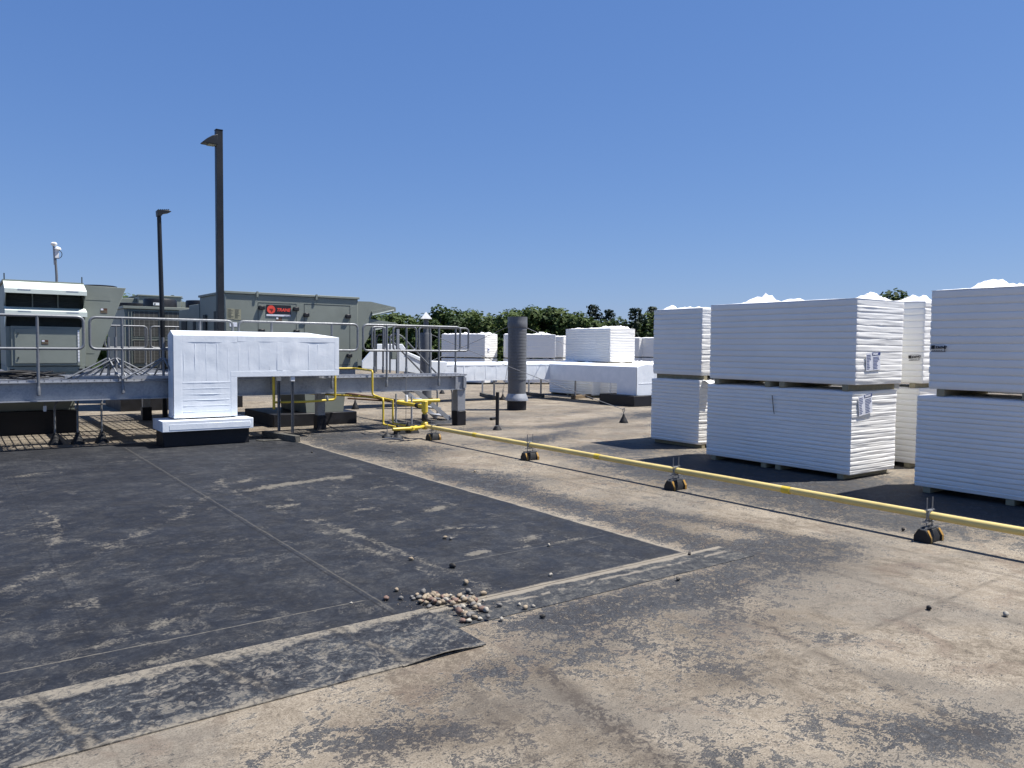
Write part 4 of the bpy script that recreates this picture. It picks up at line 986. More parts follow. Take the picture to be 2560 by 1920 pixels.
# ---- hooded unit at the left
U2 = thing('rooftop_unit', (1.5, 18, 1.1), 'grey green rooftop unit with two open rain hoods at the left edge', 'rooftop unit')
FY = 17.0; x0, x1 = .82, 2.12
b_ = MB(); b_.box(x0+.02, x1-.01, FY+.35, FY+2.4, 1.30, 2.90); b_.build('cabinet', 'unit', U2, .006)
b_ = MB(); b_.box(x0-.02, x1+.02, FY+.30, FY+2.4, 2.901, 2.935); b_.build('roof_cap', 'unit', U2)
b_ = MB(); b_.box(x0+.0, x0+.02, FY+.30, FY+.31, 2.93, 3.05); b_.box(x1-.02, x1, FY+.30, FY+.31, 2.93, 3.05); b_.build('corner_pin', 'unit_dark', U2)
b_ = MB(); b_.box(x0, x1, FY+.02, FY+.345, 1.30, 2.05); b_.build('lower_cabinet', 'unit', U2, .004)
for nm, ztp, zlip, zbt in (('a', 2.92, 2.745, 2.665), ('b', 2.42, 2.345, 2.255)):
    yb, yf = FY+.34, FY-.12
    if nm == 'b': yb = FY+.12
    m = MB(); m.prism([(x0-.01, yb, ztp), (x0-.01, yf, zlip), (x0-.01, yf, zlip-.012), (x0-.01, yb, ztp-.012)], (x1-x0+.03, 0, 0)); ho = m.build('rain_hood', 'unit_light', U2)
    m = MB(); m.box(x0-.01, x1+.02, yf-.008, yf, zbt, zlip); m.build('hood_lip', 'unit_light', ho)
    for xx in (x0+.2, x0+.98):
        m = MB(); m.box(xx, xx+.2, yf-.013, yf-.009, zlip-.012, zlip+.004); m.build('hinge', 'white_paint', ho)
for xx in (x0, x1-.012):
    m = MB(); m.prism([(xx, FY+.34, 2.9), (xx, FY-.11, 2.73), (xx, FY-.11, 2.66), (xx, FY+.34, 2.26)], (.012, 0, 0)); m.build('hood_side', 'unit', U2)
    m = MB(); m.prism([(xx, FY+.34, 2.6), (xx, FY+.12, 2.42), (xx, FY-.11, 2.33), (xx, FY-.11, 2.26), (xx, FY+.34, 2.0)], (.012, 0, 0)); m.build('hood_side', 'unit_light', U2)
m = MB(); m.box(x0+.03, x1-.03, FY+.30, FY+.34, 2.06, 2.88)
for k in range(9): m.box(x0+.03, x1-.03, FY+.27, FY+.299, 2.08+.09*k, 2.10+.09*k)
m.build('filter_screen', 'unit_dark', U2)
m = MB()
for xx in (x0+.44, x0+.86): m.box(xx, xx+.02, FY+.24, FY+.269, 2.3, 2.8)
m.build('screen_post', 'unit', U2)
dm = MB(); dm.box(.90, 2.03, FY-.03, FY+.018, 1.32, 2.06); dm.build('door_frame', 'unit', U2, .004)
dm = MB(); dm.box(.955, 1.975, FY-.05, FY-.031, 1.365, 2.01); dd = dm.build('door', 'unit', U2, .004)
for z in (1.92, 1.47):
    m = MB(); m.box(1.0, 1.02, FY-.065, FY-.051, z-.015, z+.015); m.build('latch', 'unit_dark', dd)
m = MB(); m.box(1.98, 2.005, FY-.055, FY-.045, 1.38, 2.0)
for k in range(10): m.box(1.978, 2.007, FY-.062, FY-.0505, 1.40+.06*k, 1.44+.06*k)
m.build('hinge', 'white_paint', dd)
sticker(U2, 1.38, FY-.05, 1.72, .11, .085)
m = MB(); m.box(x0+.02, x1-.02, FY+.0, FY+2.3, 1.20, 1.298); m.box(x0+.12, x1-.15, FY+.02, FY+2.2, 1.125, 1.199); m.build('base_rail', 'unit', U2)
m = MB(); m.box(x0+.06, x0+.13, FY-.004, FY-.001, 1.225, 1.26); m.box(x1-.13, x1-.06, FY-.004, FY-.001, 1.225, 1.26); m.build('lifting_hole', 'fan', U2)
# slanted condenser section
VY = 17.25
vp = [Py(*p_, VY) for p_ in ((212, 713), (315, 720.5), (236, 917), (212, 917))]; vp = [Vector((v.x, VY, v.z)) for v in vp]; vp[0].x = vp[3].x = 2.135
m = MB(); m.prism(vp, (0, 2.6, 0)); m.build('condenser_section', 'unit', U2, .004)
m = MB(); m.box(2.15, 2.6, VY-.003, VY-.001, 2.60, 2.604); m.box(2.16, 2.3, VY-.003, VY-.001, 1.545, 1.549); m.build('panel_seam', 'unit_dark', U2)
sticker(U2, 2.42, VY, 2.35, .12, .10)
m = MB(); m.lathe((2.5, VY+.75, 2.885), [(.34, 0), (.34, .05), (.30, .06)], 28); m.lathe((2.5, VY+1.85, 2.885), [(.34, 0), (.34, .05), (.30, .06)], 28); m.build('fan_ring', 'fan', U2)
# duct and curb under it
m = MB(); m.box(.45, 1.95, 17.3, 18.6, .45, 1.05); m.build('plenum', 'unit', U2)
m = MB(); m.box(.4, 2.0, 17.2, 18.7, 0, .44); m.build('curb', 'curb', U2)

# ---- coil unit in the middle distance
U3 = thing('rooftop_unit', (4.8, 23, 1.2), 'wide unit with dark coil panels and two black fan drums behind the light pole', 'rooftop unit')
CY = 22.0
m = MB(); m.box(3.63, 6.6, CY, CY+2.2, 1.15, 2.66); m.build('cabinet', 'unit', U3, .006)
m = MB(); m.box(3.60, 6.63, CY-.05, CY+2.25, 2.661, 2.73); m.build('top_rail', 'unit', U3, .006)
for (a, b2) in ((3.84, 4.44), (4.61, 5.12), (5.28, 5.86), (6.0, 6.5)):
    for z0, z1 in ((1.95, 2.60), (1.25, 1.84)):
        m = MB(); m.box(a, b2, CY-.02, CY-.002, z0, z1); m.build('coil_panel', 'coil', U3)
m = MB()
for xx in (3.72, 3.79, 4.47, 4.53, 4.58, 5.15, 5.21, 5.25): m.box(xx, xx+.015, CY-.03, CY-.0005, 1.2, 2.64)
m.box(3.83, 6.5, CY-.03, CY-.0205, 1.86, 1.875); m.box(3.83, 6.5, CY-.03, CY-.0205, 1.91, 1.925); m.build('frame_strip', 'unit', U3)
for xx in (4.62, 5.7): 
    m = MB(); m.lathe((xx, CY+.6, 2.731), [(.42, 0), (.42, .20), (.40, .235), (.36, .235), (.36, .03)], 32); m.build('fan_drum', 'fan', U3)
m = MB(); m.lathe((4.1, CY+1.7, 2.731), [(.42, 0), (.42, .14), (.38, .15)], 32); m.build('fan_drum', 'fan', U3)
m = MB(); q = Py(392, 760, CY+.17); m.box(q.x-.09, q.x+.13, CY+.15, CY+.165, q.z-.035, q.z+.035); m.build('name_plate', 'white_paint', U3)
m = MB(); q = Py(389, 760, CY+.14); m.box(q.x-.03, q.x-.0, CY+.142, CY+.147, q.z-.02, q.z+.02); m.build('plate_mark', 'ink_black', U3)
m = MB(); m.box(4.45, 5.62, CY+2.6, CY+5, 1.2, 3.15); m.box(4.42, 5.65, CY+2.57, CY+5.03, 3.151, 3.19); m.build('rear_cabinet', 'unit', U3, .006)
m = MB(); m.box(3.95, 4.447, CY+2.9, CY+4.8, 1.2, 3.08); m.box(5.653, 6.5, CY+2.7, CY+4.8, 1.2, 3.03); m.build('rear_wing', 'unit', U3, .006)
m = MB(); m.box(4.8, 5.4, CY+2.566, CY+2.569, 2.70, 3.02); m.build('panel_seam', 'unit_light', U3)
m = MB(); m.box(4.806, 5.394, CY+2.562, CY+2.565, 2.706, 3.014); m.build('panel', 'unit', U3)
m = MB(); m.box(3.7, 6.5, CY+.1, CY+2.1, .5, 1.148); m.build('support_base', 'unit_dark', U3)
m = MB(); m.box(3.5, 6.6, CY-.1, CY+2.3, 0, .5); m.build('curb', 'curb', U3)

# ================================================================== LIGHT POLES AND MAST
L1 = thing('light_pole', (4.12, 15.42, 0), 'tall square dark light pole with one wedge shaped lamp head pointing left', 'light pole')
yP = 15.42; pc = Py(549, 600, yP); zt = Py(549, 327, yP).z; hw = .062
m = MB(); m.box(pc.x-hw, pc.x+hw, yP-hw, yP+hw, 0, zt); m.build('pole', 'bronze', L1, .006)
m = MB(); m.box(pc.x-hw-.004, pc.x+hw+.004, yP-hw-.004, yP+hw+.004, zt+.0005, zt+.014); m.build('pole_cap', 'bronze', L1)
def at(px, py): v = Py(px, py, yP); return v.x, v.z
pf2 = [at(541, 338), (at(527, 341)), at(514, 348), at(503.5, 356), at(505, 358), at(522, 361), at(541, 363.5)]
top_ = [(a, yP-.10, b) for a, b in pf2]
m = MB(); m.prism(top_, (0, .20, 0)); hd = m.build('lamp_head', 'bronze', L1, .01, 2)
A_, B_ = at(519, 361), at(538, 363.5)
m = MB(); m.prism([(A_[0], yP-.085, A_[1]+.004), (B_[0], yP-.085, B_[1]+.003), (B_[0], yP+.085, B_[1]+.003), (A_[0], yP+.085, A_[1]+.004)], (0, 0, -.012)); m.build('lens', 'sticker_cream', hd)
yQ = 19.6; L2 = thing('light_pole', Vector((Py(406, 830, yQ).x, yQ, 0)), 'shorter round light pole leaning slightly left with a flat finned lamp head', 'light pole')
q0 = Py(406.5, 830, yQ); q1 = Py(397.5, 536, yQ); q00 = q1.lerp(q0, 1+ (q0.z)/(q1.z-q0.z))
m = MB(); m.tube([q00, q1], [.062, .048], 16); m.build('pole', 'bronze', L2)
def aq(px, py): v = Py(px, py, yQ); return v.x, v.z
m = MB(); pr = [aq(391, 526), aq(420, 527), aq(427, 530), aq(420, 533), aq(406, 535), aq(402, 541), aq(392, 541)]
m.prism([(a, yQ-.10, b) for a, b in pr], (0, .2, 0)); hd = m.build('lamp_head', 'bronze', L2, .008)
m = MB()
for k in range(6):
    a = aq(395+5*k, 526); m.box(a[0]-.008, a[0]+.008, yQ-.09, yQ+.09, a[1]-.01, a[1]+.018)
m.build('cooling_fins', 'bronze', hd)
MS = thing('antenna_mast', Vector((Py(141, 700, 30).x, 30, 0)), 'thin steel mast with two small white sensors and a looped wire above the hooded unit', 'mast')
def am(px, py): return Py(px, py, 30)
b0 = am(142, 700); m = MB(); m.tube([Vector((b0.x, 30, 0)), am(141.5, 690), am(138, 640)], [.05, .04, .035], 12); m.build('pole', 'rail', MS)
m = MB(); m.tube([am(137, 662), am(134, 612)], .03, 8); m.build('antenna', 'galv', MS)
m = MB(); q = am(135, 611); m.lathe(q-Vector((0, 0, .05)), [(.03, 0), (.09, .03), (.10, .08), (.06, .12)], 14); m.build('sensor', 'white_paint', MS)
m = MB(); q = am(144, 622); m.lathe(q-Vector((0, 0, .05)), [(.03, 0), (.11, .03), (.09, .09), (.03, .12)], 14); m.build('sensor', 'white_paint', MS)
m = MB(); q = am(140, 634); m.box(q.x-.04, q.x+.08, 29.95, 30.05, q.z-.15, q.z+.14); m.build('bracket', 'white_paint', MS, .01)
m = MB(); m.tube([am(145+10*math.cos(a), 636-10*math.sin(a)) for a in np.linspace(1.4, -1.9, 14)], .012, 6); m.build('wire', 'black', MS)

# ================================================================== WHITE CLAD DUCTS
# ---- near L shaped duct
D1 = thing('clad_duct', (3.5, 14, 0), 'near white clad duct like an upside down L on a black curb', 'duct')
xa, xb, xc = 3.05, 4.11, 6.04; yf, yk = 13.95, 14.36; zt0, zar = 1.905, 1.175
zr = 1.985
def lerp(a, b, t): return a+(b-a)*t
def gridface(mb, p00, p10, p11, p01, nu, nv, amp, sc, sm=True):
    p00, p10, p11, p01 = map(Vector, (p00, p10, p11, p01)); nrm = (p10-p00).cross(p01-p00).normalized(); b = len(mb.v)
    for j in range(nv+1):
        for i in range(nu+1):
            u, v = i/nu, j/nv; p = p00.lerp(p10, u).lerp(p01.lerp(p11, u), v)
            e = min(1, 6*min(u, 1-u))*min(1, 6*min(v, 1-v))
            mb.v.append(p + nrm*amp*e*(noise.noise(p*3.0+Vector((sc, 0, 0)))+.5*noise.noise(p*8+Vector((0, sc, 0)))))
    for j in range(nv):
        for i in range(nu):
            a = b+j*(nu+1)+i; mb.f.append((a, a+1, a+nu+2, a+nu+1)); mb.sm.append(sm)
m = MB()
A8 = .006
gridface(m, (xa, yf, .48), (xb, yf, .48), (xb, yf, zar), (xa, yf, zar), 20, 14, A8, 1)
gridface(m, (xa, yf, zar), (xb, yf, zar), (xb, yf, zt0), (xa, yf, zt0), 20, 14, A8, 2)
gridface(m, (xb, yf, zar), (xc, yf, zar), (xc, yf, zt0), (xb, yf, zt0), 36, 14, A8, 3)
ym = (yf+yk)/2
gridface(m, (xa, yf, zt0), (xc, yf, zt0), (xc-.55, ym, zr), (xa, ym, zr), 40, 4, .004, 4)
m.quadface([(xa, ym, zr), (xc-.55, ym, zr), (xc, yk, zt0), (xa, yk, zt0)]); m.quadface([(xc, yf, zt0), (xc, yk, zt0), (xc-.55, ym, zr)])
m.quadface([(xa, yk, .48), (xa, yf, .48), (xa, yf, zt0), (xa, ym, zr), (xa, yk, zt0)]); m.quadface([(xb, yf, .48), (xb, yk, .48), (xb, yk, zar), (xb, yf, zar)])
m.quadface([(xb, yf, zar), (xb, yk, zar), (xc, yk, zar), (xc, yf, zar)]); m.quadface([(xc, yf, zar), (xc, yk, zar), (xc, yk, zt0), (xc, yf, zt0)])
m.quadface([(xb, yk, .48), (xa, yk, .48), (xa, yk, zt0), (xc, yk, zt0), (xc, yk, zar), (xb, yk, zar)])
m.build('casing', 'ductwrap', D1)
tp = MB()   # taped seams standing a little proud
e = .0025
for a in ((xa+.0, xa+.13, .49, zt0-.01), (xb-.11, xb-.001, .49, zar-.005), (xb+.01, xc-.09, zt0-.10, zt0-.004), (xa+.14, xb, zt0-.12, zt0-.004), (xb-.11, xc-.002, zar+.002, zar+.10), (xc-.085, xc-.001, zar+.11, zt0-.004), (4.83, 4.94, zar+.11, zt0-.11), (xa+.14, xb-.12, 1.075, 1.10)):
    tp.box(a[0], a[1], yf-e, yf+.03, a[2], a[3])
tp.build('seam_tape', 'ductwrap', D1, .0015, 2)
tp = MB(); r_ = random.Random(6)
for k in range(16):
    x = xb-.9+.185*k; tp.box(x, x+.010, yf-.0015, yf+.02, zar+.12 if x > xb-.12 else 1.12, zt0-.14)
for k in range(5):
    z = .58+.1*k; tp.box(xa+.15, xb-.13, yf-.002, yf+.02, z, z+.010)
tp.build('casing_crease', 'ductwrap', D1, .001, 1)
m = MB(); m.box(2.82, 4.33, 13.75, 14.50, .27, .455); m.build('base_casing', 'ductwrap', D1, .008, 2)
m = MB(); m.box(2.93, 4.28, 13.752-.006, 13.80, .30, .40); m.build('base_tape', 'ductwrap', D1, .004)
m = MB(); m.box(2.86, 4.29, 13.86, 14.44, 0, .269); m.build('curb', 'curb', D1, .01)
# strut stand and timber under its arm
SS = thing('duct_stand', (4.9, 13.6, 0), 'strut stand on a timber sleeper carrying the arm of the near white duct', 'duct stand')
for px, pyb in ((697, 1068), (731, 1085)):
    yy = 14.25 if px == 697 else 14.0
    q = Py(px, 1000, yy); m = MB(); m.box(q.x-.022, q.x-.018, yy-.02, yy+.02, .12, 1.17); m.box(q.x+.018, q.x+.022, yy-.02, yy+.02, .12, 1.17); m.box(q.x-.0175, q.x+.0175, yy+.015, yy+.019, .12, 1.17); m.build('strut', 'rail', SS)
m = MB(); q = Pz(755, 1106); m.bar((5.02, 13.42, .06), (4.78, 14.55, .06), .10, .12); m.build('timber', 'woodgrey', SS, .006)
m = MB(); q = Py(731, 950, 14.0); m.box(q.x-.035, q.x+.035, 13.965, 14.04, 1.08, 1.174); m.build('bracket', 'white_paint', SS)
m = MB(); q = Py(697, 950, 14.25); m.box(q.x-.035, q.x+.035, 14.215, 14.29, 1.08, 1.174); m.build('bracket', 'white_paint', SS)
wh = MB(); pts = [Pz(640, 1101, .01), Pz(680, 1101, .01), Pz(700, 1097, .02), Pz(712, 1095, .03), Pz(718, 1100, .01), Pz(660, 1103, .01), Pz(642, 1102, .01)]
wh.prism(pts, (0, 0, .012)); tag(wh.build('membrane_scrap', 'woodgrey'), 'curled scrap of membrane lying beside the timber sleeper', 'scrap')

# ---- long far duct with corner and angled leg
D2 = thing('clad_duct', (16, 21, 0), 'long white clad duct behind the exhaust stack, angled toward a black curb', 'duct')
LY = 20.75
def wp(px, py, y): v = Py(px, py, y); return Vector((v.x, y, v.z))
xe = 16.73
za, zb_ = 1.19, .665; zrd = 1.27
m = MB()
xl = Py(1045, 930, LY).x
gridface(m, (xl, LY, zb_), (xe, LY, zb_), (xe, LY, za), (xl, LY, za), 60, 8, .008, 9)
m.quadface([(xl, LY, za), (xe, LY, za), (xe+.5, LY+.45, zrd), (xl, LY+.45, zrd)]); m.quadface([(xl, LY+.45, zrd), (xe+.5, LY+.45, zrd), (xe+.9, LY+.9, za), (xl, LY+.9, za)])
m.quadface([(xl, LY, zb_), (xl, LY+.9, zb_), (xe+.9, LY+.9, zb_), (xe, LY, zb_)]); m.quadface([(xl, LY+.9, zb_), (xl, LY+.9, za), (xe+.9, LY+.9, za), (xe+.9, LY+.9, zb_)])
m.quadface([(xe+.9, LY+.9, zb_), (xe+.9, LY+.9, za), (xe+.9, LY-.01, za), (xe+.9, LY-.01, zb_)])
m.build('long_section', 'ductwrap', D2)
m = MB(); E1 = 16.85; E0 = 16.55; xw = xe+.86; xm = (xe+xw)/2
pts = [(xe, 17.4, zb_), (xe, LY-.001, zb_), (xe, LY-.001, za), (xe, E0, za), (xe, E0, .33), (xe, 17.4, .33)]
m.quadface([pts[0], pts[5], pts[4], pts[3], pts[2], pts[1]][::-1]); m.quadface([(xw, p_[1], p_[2]) for p_ in [pts[0], pts[5], pts[4], pts[3], pts[2], pts[1]]])
m.quadface([(xe, E0, .33), (xw, E0, .33), (xw, E0, za), (xm, E0, zrd), (xe, E0, za)])
m.quadface([(xe, 17.4, .33), (xe, 17.4, zb_), (xw, 17.4, zb_), (xw, 17.4, .33)]); m.quadface([(xe, 17.4, zb_), (xe, LY, zb_), (xw, LY, zb_), (xw, 17.4, zb_)])
m.quadface([(xe, E0, za), (xm, E0, zrd), (xm, LY+.4, zrd), (xe, LY-.001, za)]); m.quadface([(xm, E0, zrd), (xw, E0, za), (xw, LY, za), (xm, LY+.4, zrd)])
m.build('angled_leg', 'ductwrap', D2)
m = MB(); m.box(xe+.06, xw-.06, E0-.006, E0+.02, .68, .70); m.box(xe+.0, xe+.07, E0-.006, E0+.02, .34, za-.01); m.box(xw-.07, xw, E0-.006, E0+.02, .34, za-.01); m.build('seam_tape', 'ductwrap', D2, .004)
m = MB()
for k in range(14):
    x = xl+.4+.42*k; m.box(x, x+.03, LY-.006, LY+.02, zb_+.06, za-.06)
m.box(xl, xe-.02, LY-.006, LY+.02, za-.05, za-.004); m.build('long_tape', 'ductwrap', D2, .004)
m = MB(); m.box(16.50, 17.62, 16.42, 17.95, 0, .325); m.build('curb', 'curb', D2, .01)
# slanted section climbing to the long unit
m = MB()
sp = [wp(905, 905, 19.6), wp(937, 868, 19.6), wp(943, 860, 19.6), wp(1006, 860, 19.6), wp(1020, 880, 19.6), wp(1075, 903, 19.6), wp(1120, 905, 19.6), wp(1110, 935, 19.6), wp(1050, 935, 19.6), wp(1020, 930, 19.6), wp(905, 921, 19.6)]
m.prism(sp, (.5, 1.1, 0)); m.build('slanted_section', 'ductwrap', D2, .01)
m = MB(); m.prism([wp(1013, 884, 19.58), wp(1018, 880, 19.58), wp(1072, 904, 19.58), wp(1068, 911, 19.58)], (0, .02, 0)); m.build('slant_tape', 'ductwrap', D2, .004)
def far_stand(pxs, pyb, y, label, timber, woodm):
    t = thing('duct_stand', Vector((Py(pxs[0], 980, y).x, y, 0)), label, 'duct stand', 'strut stands under the far white duct')
    for px in pxs:
        m = MB()
        if timber[3] == 'x': yy = LY+.1+.7*(px-pxs[0])/max(1, pxs[-1]-pxs[0]) * 0
        q = Py(px, 980, y); m.box(q.x-.022, q.x+.022, y-.022, y+.022, .12, .69); m.build('strut', 'galv', t)
    m = MB(); m.box(timber[0], timber[1], timber[2]-.07, timber[2]+.07, 0, .12); m.build('timber', woodm, t, .006)
def stand(pts, label, wm='woodgrey', ztop=.66, over=.18):
    pts = [Vector(p) for p in pts]; a, b = pts[0], pts[-1]; d = (b-a).normalized()
    t = thing('duct_stand', (a+b)/2, label, 'duct stand', 'strut stands under the far white duct')
    for p in pts:
        m = MB(); m.box(p.x-.022, p.x+.022, p.y-.022, p.y+.022, .12, ztop); m.build('strut', 'galv', t)
    m = MB(); m.bar(a-d*over+Vector((0, 0, .06)), b+d*over+Vector((0, 0, .06)), .14, .12); m.build('timber', wm, t, .006)
stand([Pz(1206, 990)+Vector((0, 0, 0)), Pz(1235, 999)], 'strut stand just left of the exhaust stack')
stand([Pz(1322, 988), Pz(1352, 993)], 'strut stand just right of the exhaust stack')
stand([Pz(1397, 984), Pz(1418, 982)], 'strut stand with a pale cut end at the corner of the far duct', 'wood')
stand([Pz(1438, 997), Pz(1478, 993)], 'strut stand with a sunlit timber under the angled duct leg', 'wood')

# ================================================================== VENTS, STACK, WEIGHTS, GUYS
V1 = thing('exhaust_stack', (12.8, 17.3, 0), 'tall round ribbed metal exhaust stack on a flared base in the middle of the roof', 'vent stack')
cv = Pz(1288.5, 1021); cv = Vector((12.82, 17.35, 0)); rr_ = .262
zt_ = 2.60
prof = [(rr_, .84)]
z = .86
while z < 2.30:
    prof += [(rr_, z), (rr_+.0012, z+.004), (rr_, z+.008)]; z += .085
prof += [(rr_, 2.30)]
m = MB(); m.lathe(cv, prof, 40); m.build('tube', 'duct_metal', V1)
m = MB(); m.lathe(cv, [(rr_+.012, 2.301), (rr_+.016, 2.32), (rr_+.016, 2.45), (rr_+.012, 2.46), (rr_+.014, 2.58), (rr_+.012, 2.60)], 40); m.build('top_collar', 'duct_metal', V1)
m = MB(); m.lathe(cv, [(rr_-.02, 2.595), (rr_-.02, 2.605), (.03, 2.606)], 24); m.build('inner_plate', 'fan', V1)
m = MB(); m.lathe(cv, [(.255, .45), (.25, .84)], 40); m.build('smooth_sleeve', 'duct_metal', V1)
m = MB(); m.lathe(cv, [(.33, .262), (.332, .275), (.30, .36), (.257, .46)], 40); m.build('flared_skirt', 'galv', V1)
m = MB(); m.lathe(cv, [(.272, 0), (.272, .262)], 40); m.build('curb', 'curb', V1)
V2 = thing('chimney_vent', (11, 19, 0), 'grey exhaust stack with a pyramid rain cap rising behind the platform guardrail', 'vent stack')
cx = Py(1065, 800, 19.0); cv2 = Vector((cx.x, 19.0, 0))
q = MB(); q.lathe(cv2, [(.165, .3), (.165, 2.10), (.15, 2.14)], 28); q.build('tube', 'duct_metal', V2)
q = MB(); q.lathe(cv2, [(.075, 2.14), (.07, 2.55)], 16); q.build('neck', 'duct_metal', V2)
q = MB(); s_ = .22; ap = cv2+Vector((0, 0, 2.73)); cn = [cv2+Vector((s_*math.cos(a), s_*math.sin(a), 2.53)) for a in (R_(20), R_(110), R_(200), R_(290))]
for i in range(4): q.quadface([cn[i], cn[(i+1) % 4], ap])
q.quadface(cn[::-1]); q.build('rain_cap', 'galv', V2)
q = MB(); q.lathe(cv2, [(.2, 0), (.2, .3)], 24); q.build('curb', 'curb', V2)
V3 = thing('small_vent', (9.2, 13.15, 0), 'short thin black vent pipe with a clamped rubber boot on the open roof', 'vent pipe')
c3 = Pz(1243, 1075); q = MB(); q.lathe(c3, [(.038, 0), (.038, .80), (.034, .80)], 18); q.build('pipe', 'black', V3)
q = MB(); q.lathe(c3, [(.10, 0), (.085, .03), (.05, .09), (.043, .10)], 18); q.build('boot', 'black', V3)
q = MB(); q.lathe(c3, [(.047, .085), (.047, .10)], 18); q.tube([c3+Vector((.0, -.045, .09)), c3+Vector((-.14, -.06, .10))], .006, 6); q.tube([c3+Vector((.045, 0, .11)), c3+Vector((.12, .02, .12))], .004, 6); q.build('clamp', 'rail', V3)
q = MB(); c4 = Pz(1236, 1049); q.bar(c4+Vector((-.16, -.08, .03)), c4+Vector((.06, .03, .03)), .07, .06); tag(q.build('loose_block', 'black', None, .006), 'small loose black rubber block behind the thin vent pipe', 'block')
GW = 'conical guy anchors'
def cone_anchor(p, label, eye=True, h=.20, r=.105):
    t = thing('guy_anchor', p, label, 'anchor', GW)
    m = MB(); m.lathe(p, [(r, 0), (r, .015), (r*.75, h*.35), (r*.3, h*.8), (r*.22, h), (r*.15, h+.01)], 18); m.build('cone', 'black', t)
    if eye:
        m = MB(); m.tube([p+Vector((0, 0, h)), p+Vector((0, 0, h+.06))], .012, 8)
        m.tube([p+Vector((.03*math.sin(a), .0, h+.10-.05*math.cos(a))) for a in np.linspace(0, 2*math.pi, 15)], .009, 6); m.build('eye_bolt', 'rail', t)
    return t
ew = Pz(1559, 1057); cone_anchor(ew, 'conical black guy anchor on open roof in front of the angled duct curb')
e2 = Pz(1257, 1000); cone_anchor(e2, 'conical guy anchor just left of the ribbed exhaust stack')
e3 = Pz(1105, 984.5); cone_anchor(e3, 'conical guy anchor behind the platform corner column', False)
e4 = Pz(888, 1023); a4 = cone_anchor(e4, 'conical anchor with a forked top beyond the platform, right of the long unit curb', True, .24)
def guy(a, b, label, r=.007):
    m = MB(); a = Vector(a); b = Vector(b); pts = [a.lerp(b, i/8)-Vector((0, 0, .05*math.sin(math.pi*i/8))) for i in range(9)]
    m.tube(pts, r, 6); tag(m.build('guy_wire', 'cable'), label, 'wire')
guy(cv2+Vector((.16, 0, 2.1)), ew+Vector((0, 0, .31)), 'long guy wire from the capped vent down to the anchor near the duct curb', .008)
guy(cv+Vector((0, 0, 2.32))+Vector((.28, 0, 0)), Vector((24, 27, 1.6)), 'guy wire leaving the exhaust stack toward the far bundles', .008)
guy(cv+Vector((-.2, .2, 2.32)), Vector((11.5, 24.5, .3)), 'guy wire from the exhaust stack toward the left', .007)
guy(cv+Vector((.1, .25, 2.32)), e2+Vector((0, 0, .3)), 'guy wire behind the exhaust stack down to the anchor on its left', .006)
tb = MB(); dv = (cv2+Vector((.16, 0, 2.1))-(ew+Vector((0, 0, .31)))).normalized(); c = ew+Vector((0, 0, .31))+dv*1.0
tb.tube([c-dv*.12-Vector((0, 0, .035)), c+dv*.12-Vector((0, 0, .035))], .018, 8); tag(tb.build('turnbuckle', 'black'), 'small dark turnbuckle on the long guy wire', 'turnbuckle')
for i, (px, pyb, lab) in enumerate(((138, 1115, 'leftmost cable riser on a conical foot under the platform, bent over at the top'), (195, 1113, 'middle cable riser on a conical foot under the platform beam'), (255, 1110, 'third cable riser on a conical foot, nearest the near white duct'))):
    p_ = Pz(px, pyb-3); t = thing('conduit_riser', p_, lab, 'conduit', 'conduit risers under the platform')
    m = MB(); m.lathe(p_, [(.115, 0), (.11, .03), (.06, .12), (.035, .19), (.03, .2)], 16); m.build('conical_foot', 'black', t)
    top = Vector((p_.x, p_.y, .74)); m = MB()
    pp = [p_+Vector((0, 0, .18)), top, top+Vector((.35 if i != 1 else .08, .15, .06)), top+Vector((.7, .25, .06))] if i < 2 else [p_+Vector((0, 0, .18)), top+Vector((0, 0, -.05)), top+Vector((.05, .1, .1))]
    m.tube(smooth_path(pp, .12, 5), .017, 8); m.build('conduit', 'rail', t)
cn2 = thing('conduit_run', (2, 15.4, .75), 'bundle of grey conduits hung under the platform beam', 'conduit')
for k in range(4):
    m = MB(); m.tube([(1.2, 15.35+.07*k, .77), (3.2, 15.35+.07*k, .765)], .014, 8); m.build('conduit', 'rail', cn2)
hg = thing('hanging_tag', (1.75, 14.8, .6), 'small white tag light hanging below the platform beam at the left', 'tag')
q = Py(112, 1015, 14.7); m = MB(); m.tube([q+Vector((0, 0, .10)), q], .008, 6); m.build('stem', 'rail', hg); m = MB(); m.lathe(q-Vector((0, 0, .09)), [(.02, 0), (.026, .02), (.026, .09)], 10); m.build('bulb', 'white_paint', hg)
for k, (px, lab) in enumerate(((955+37, 'thin hanging rod with a white lamp under the beam near the gas pipes'),)):
    q = Py(1016, 985, 14.1); t = thing('hanging_rod', q, lab, 'rod'); m = MB(); m.tube([Py(1015, 944, 14.1), Py(1015, 1060, 14.1)], .006, 6); m.build('rod', 'cable', t)
    m = MB(); m.lathe(Py(1016, 1004, 14.1), [(.03, 0), (.032, .10), (.022, .14)], 10); m.build('lamp_jar', 'white_paint', t)
for (px, a, b, lab) in ((990, 984, 1060, 'dark threaded rod standing left of the white lamp rod'), (1029, 990, 1066, 'dark conduit standing right of the white lamp rod')):
    q = Py(px, b, 14.0); m = MB(); m.tube([Py(px, a, 14.0), Vector((q.x, 14.0, .08))], .02, 8); tag(m.build('conduit_stub', 'galv'), lab, 'conduit')

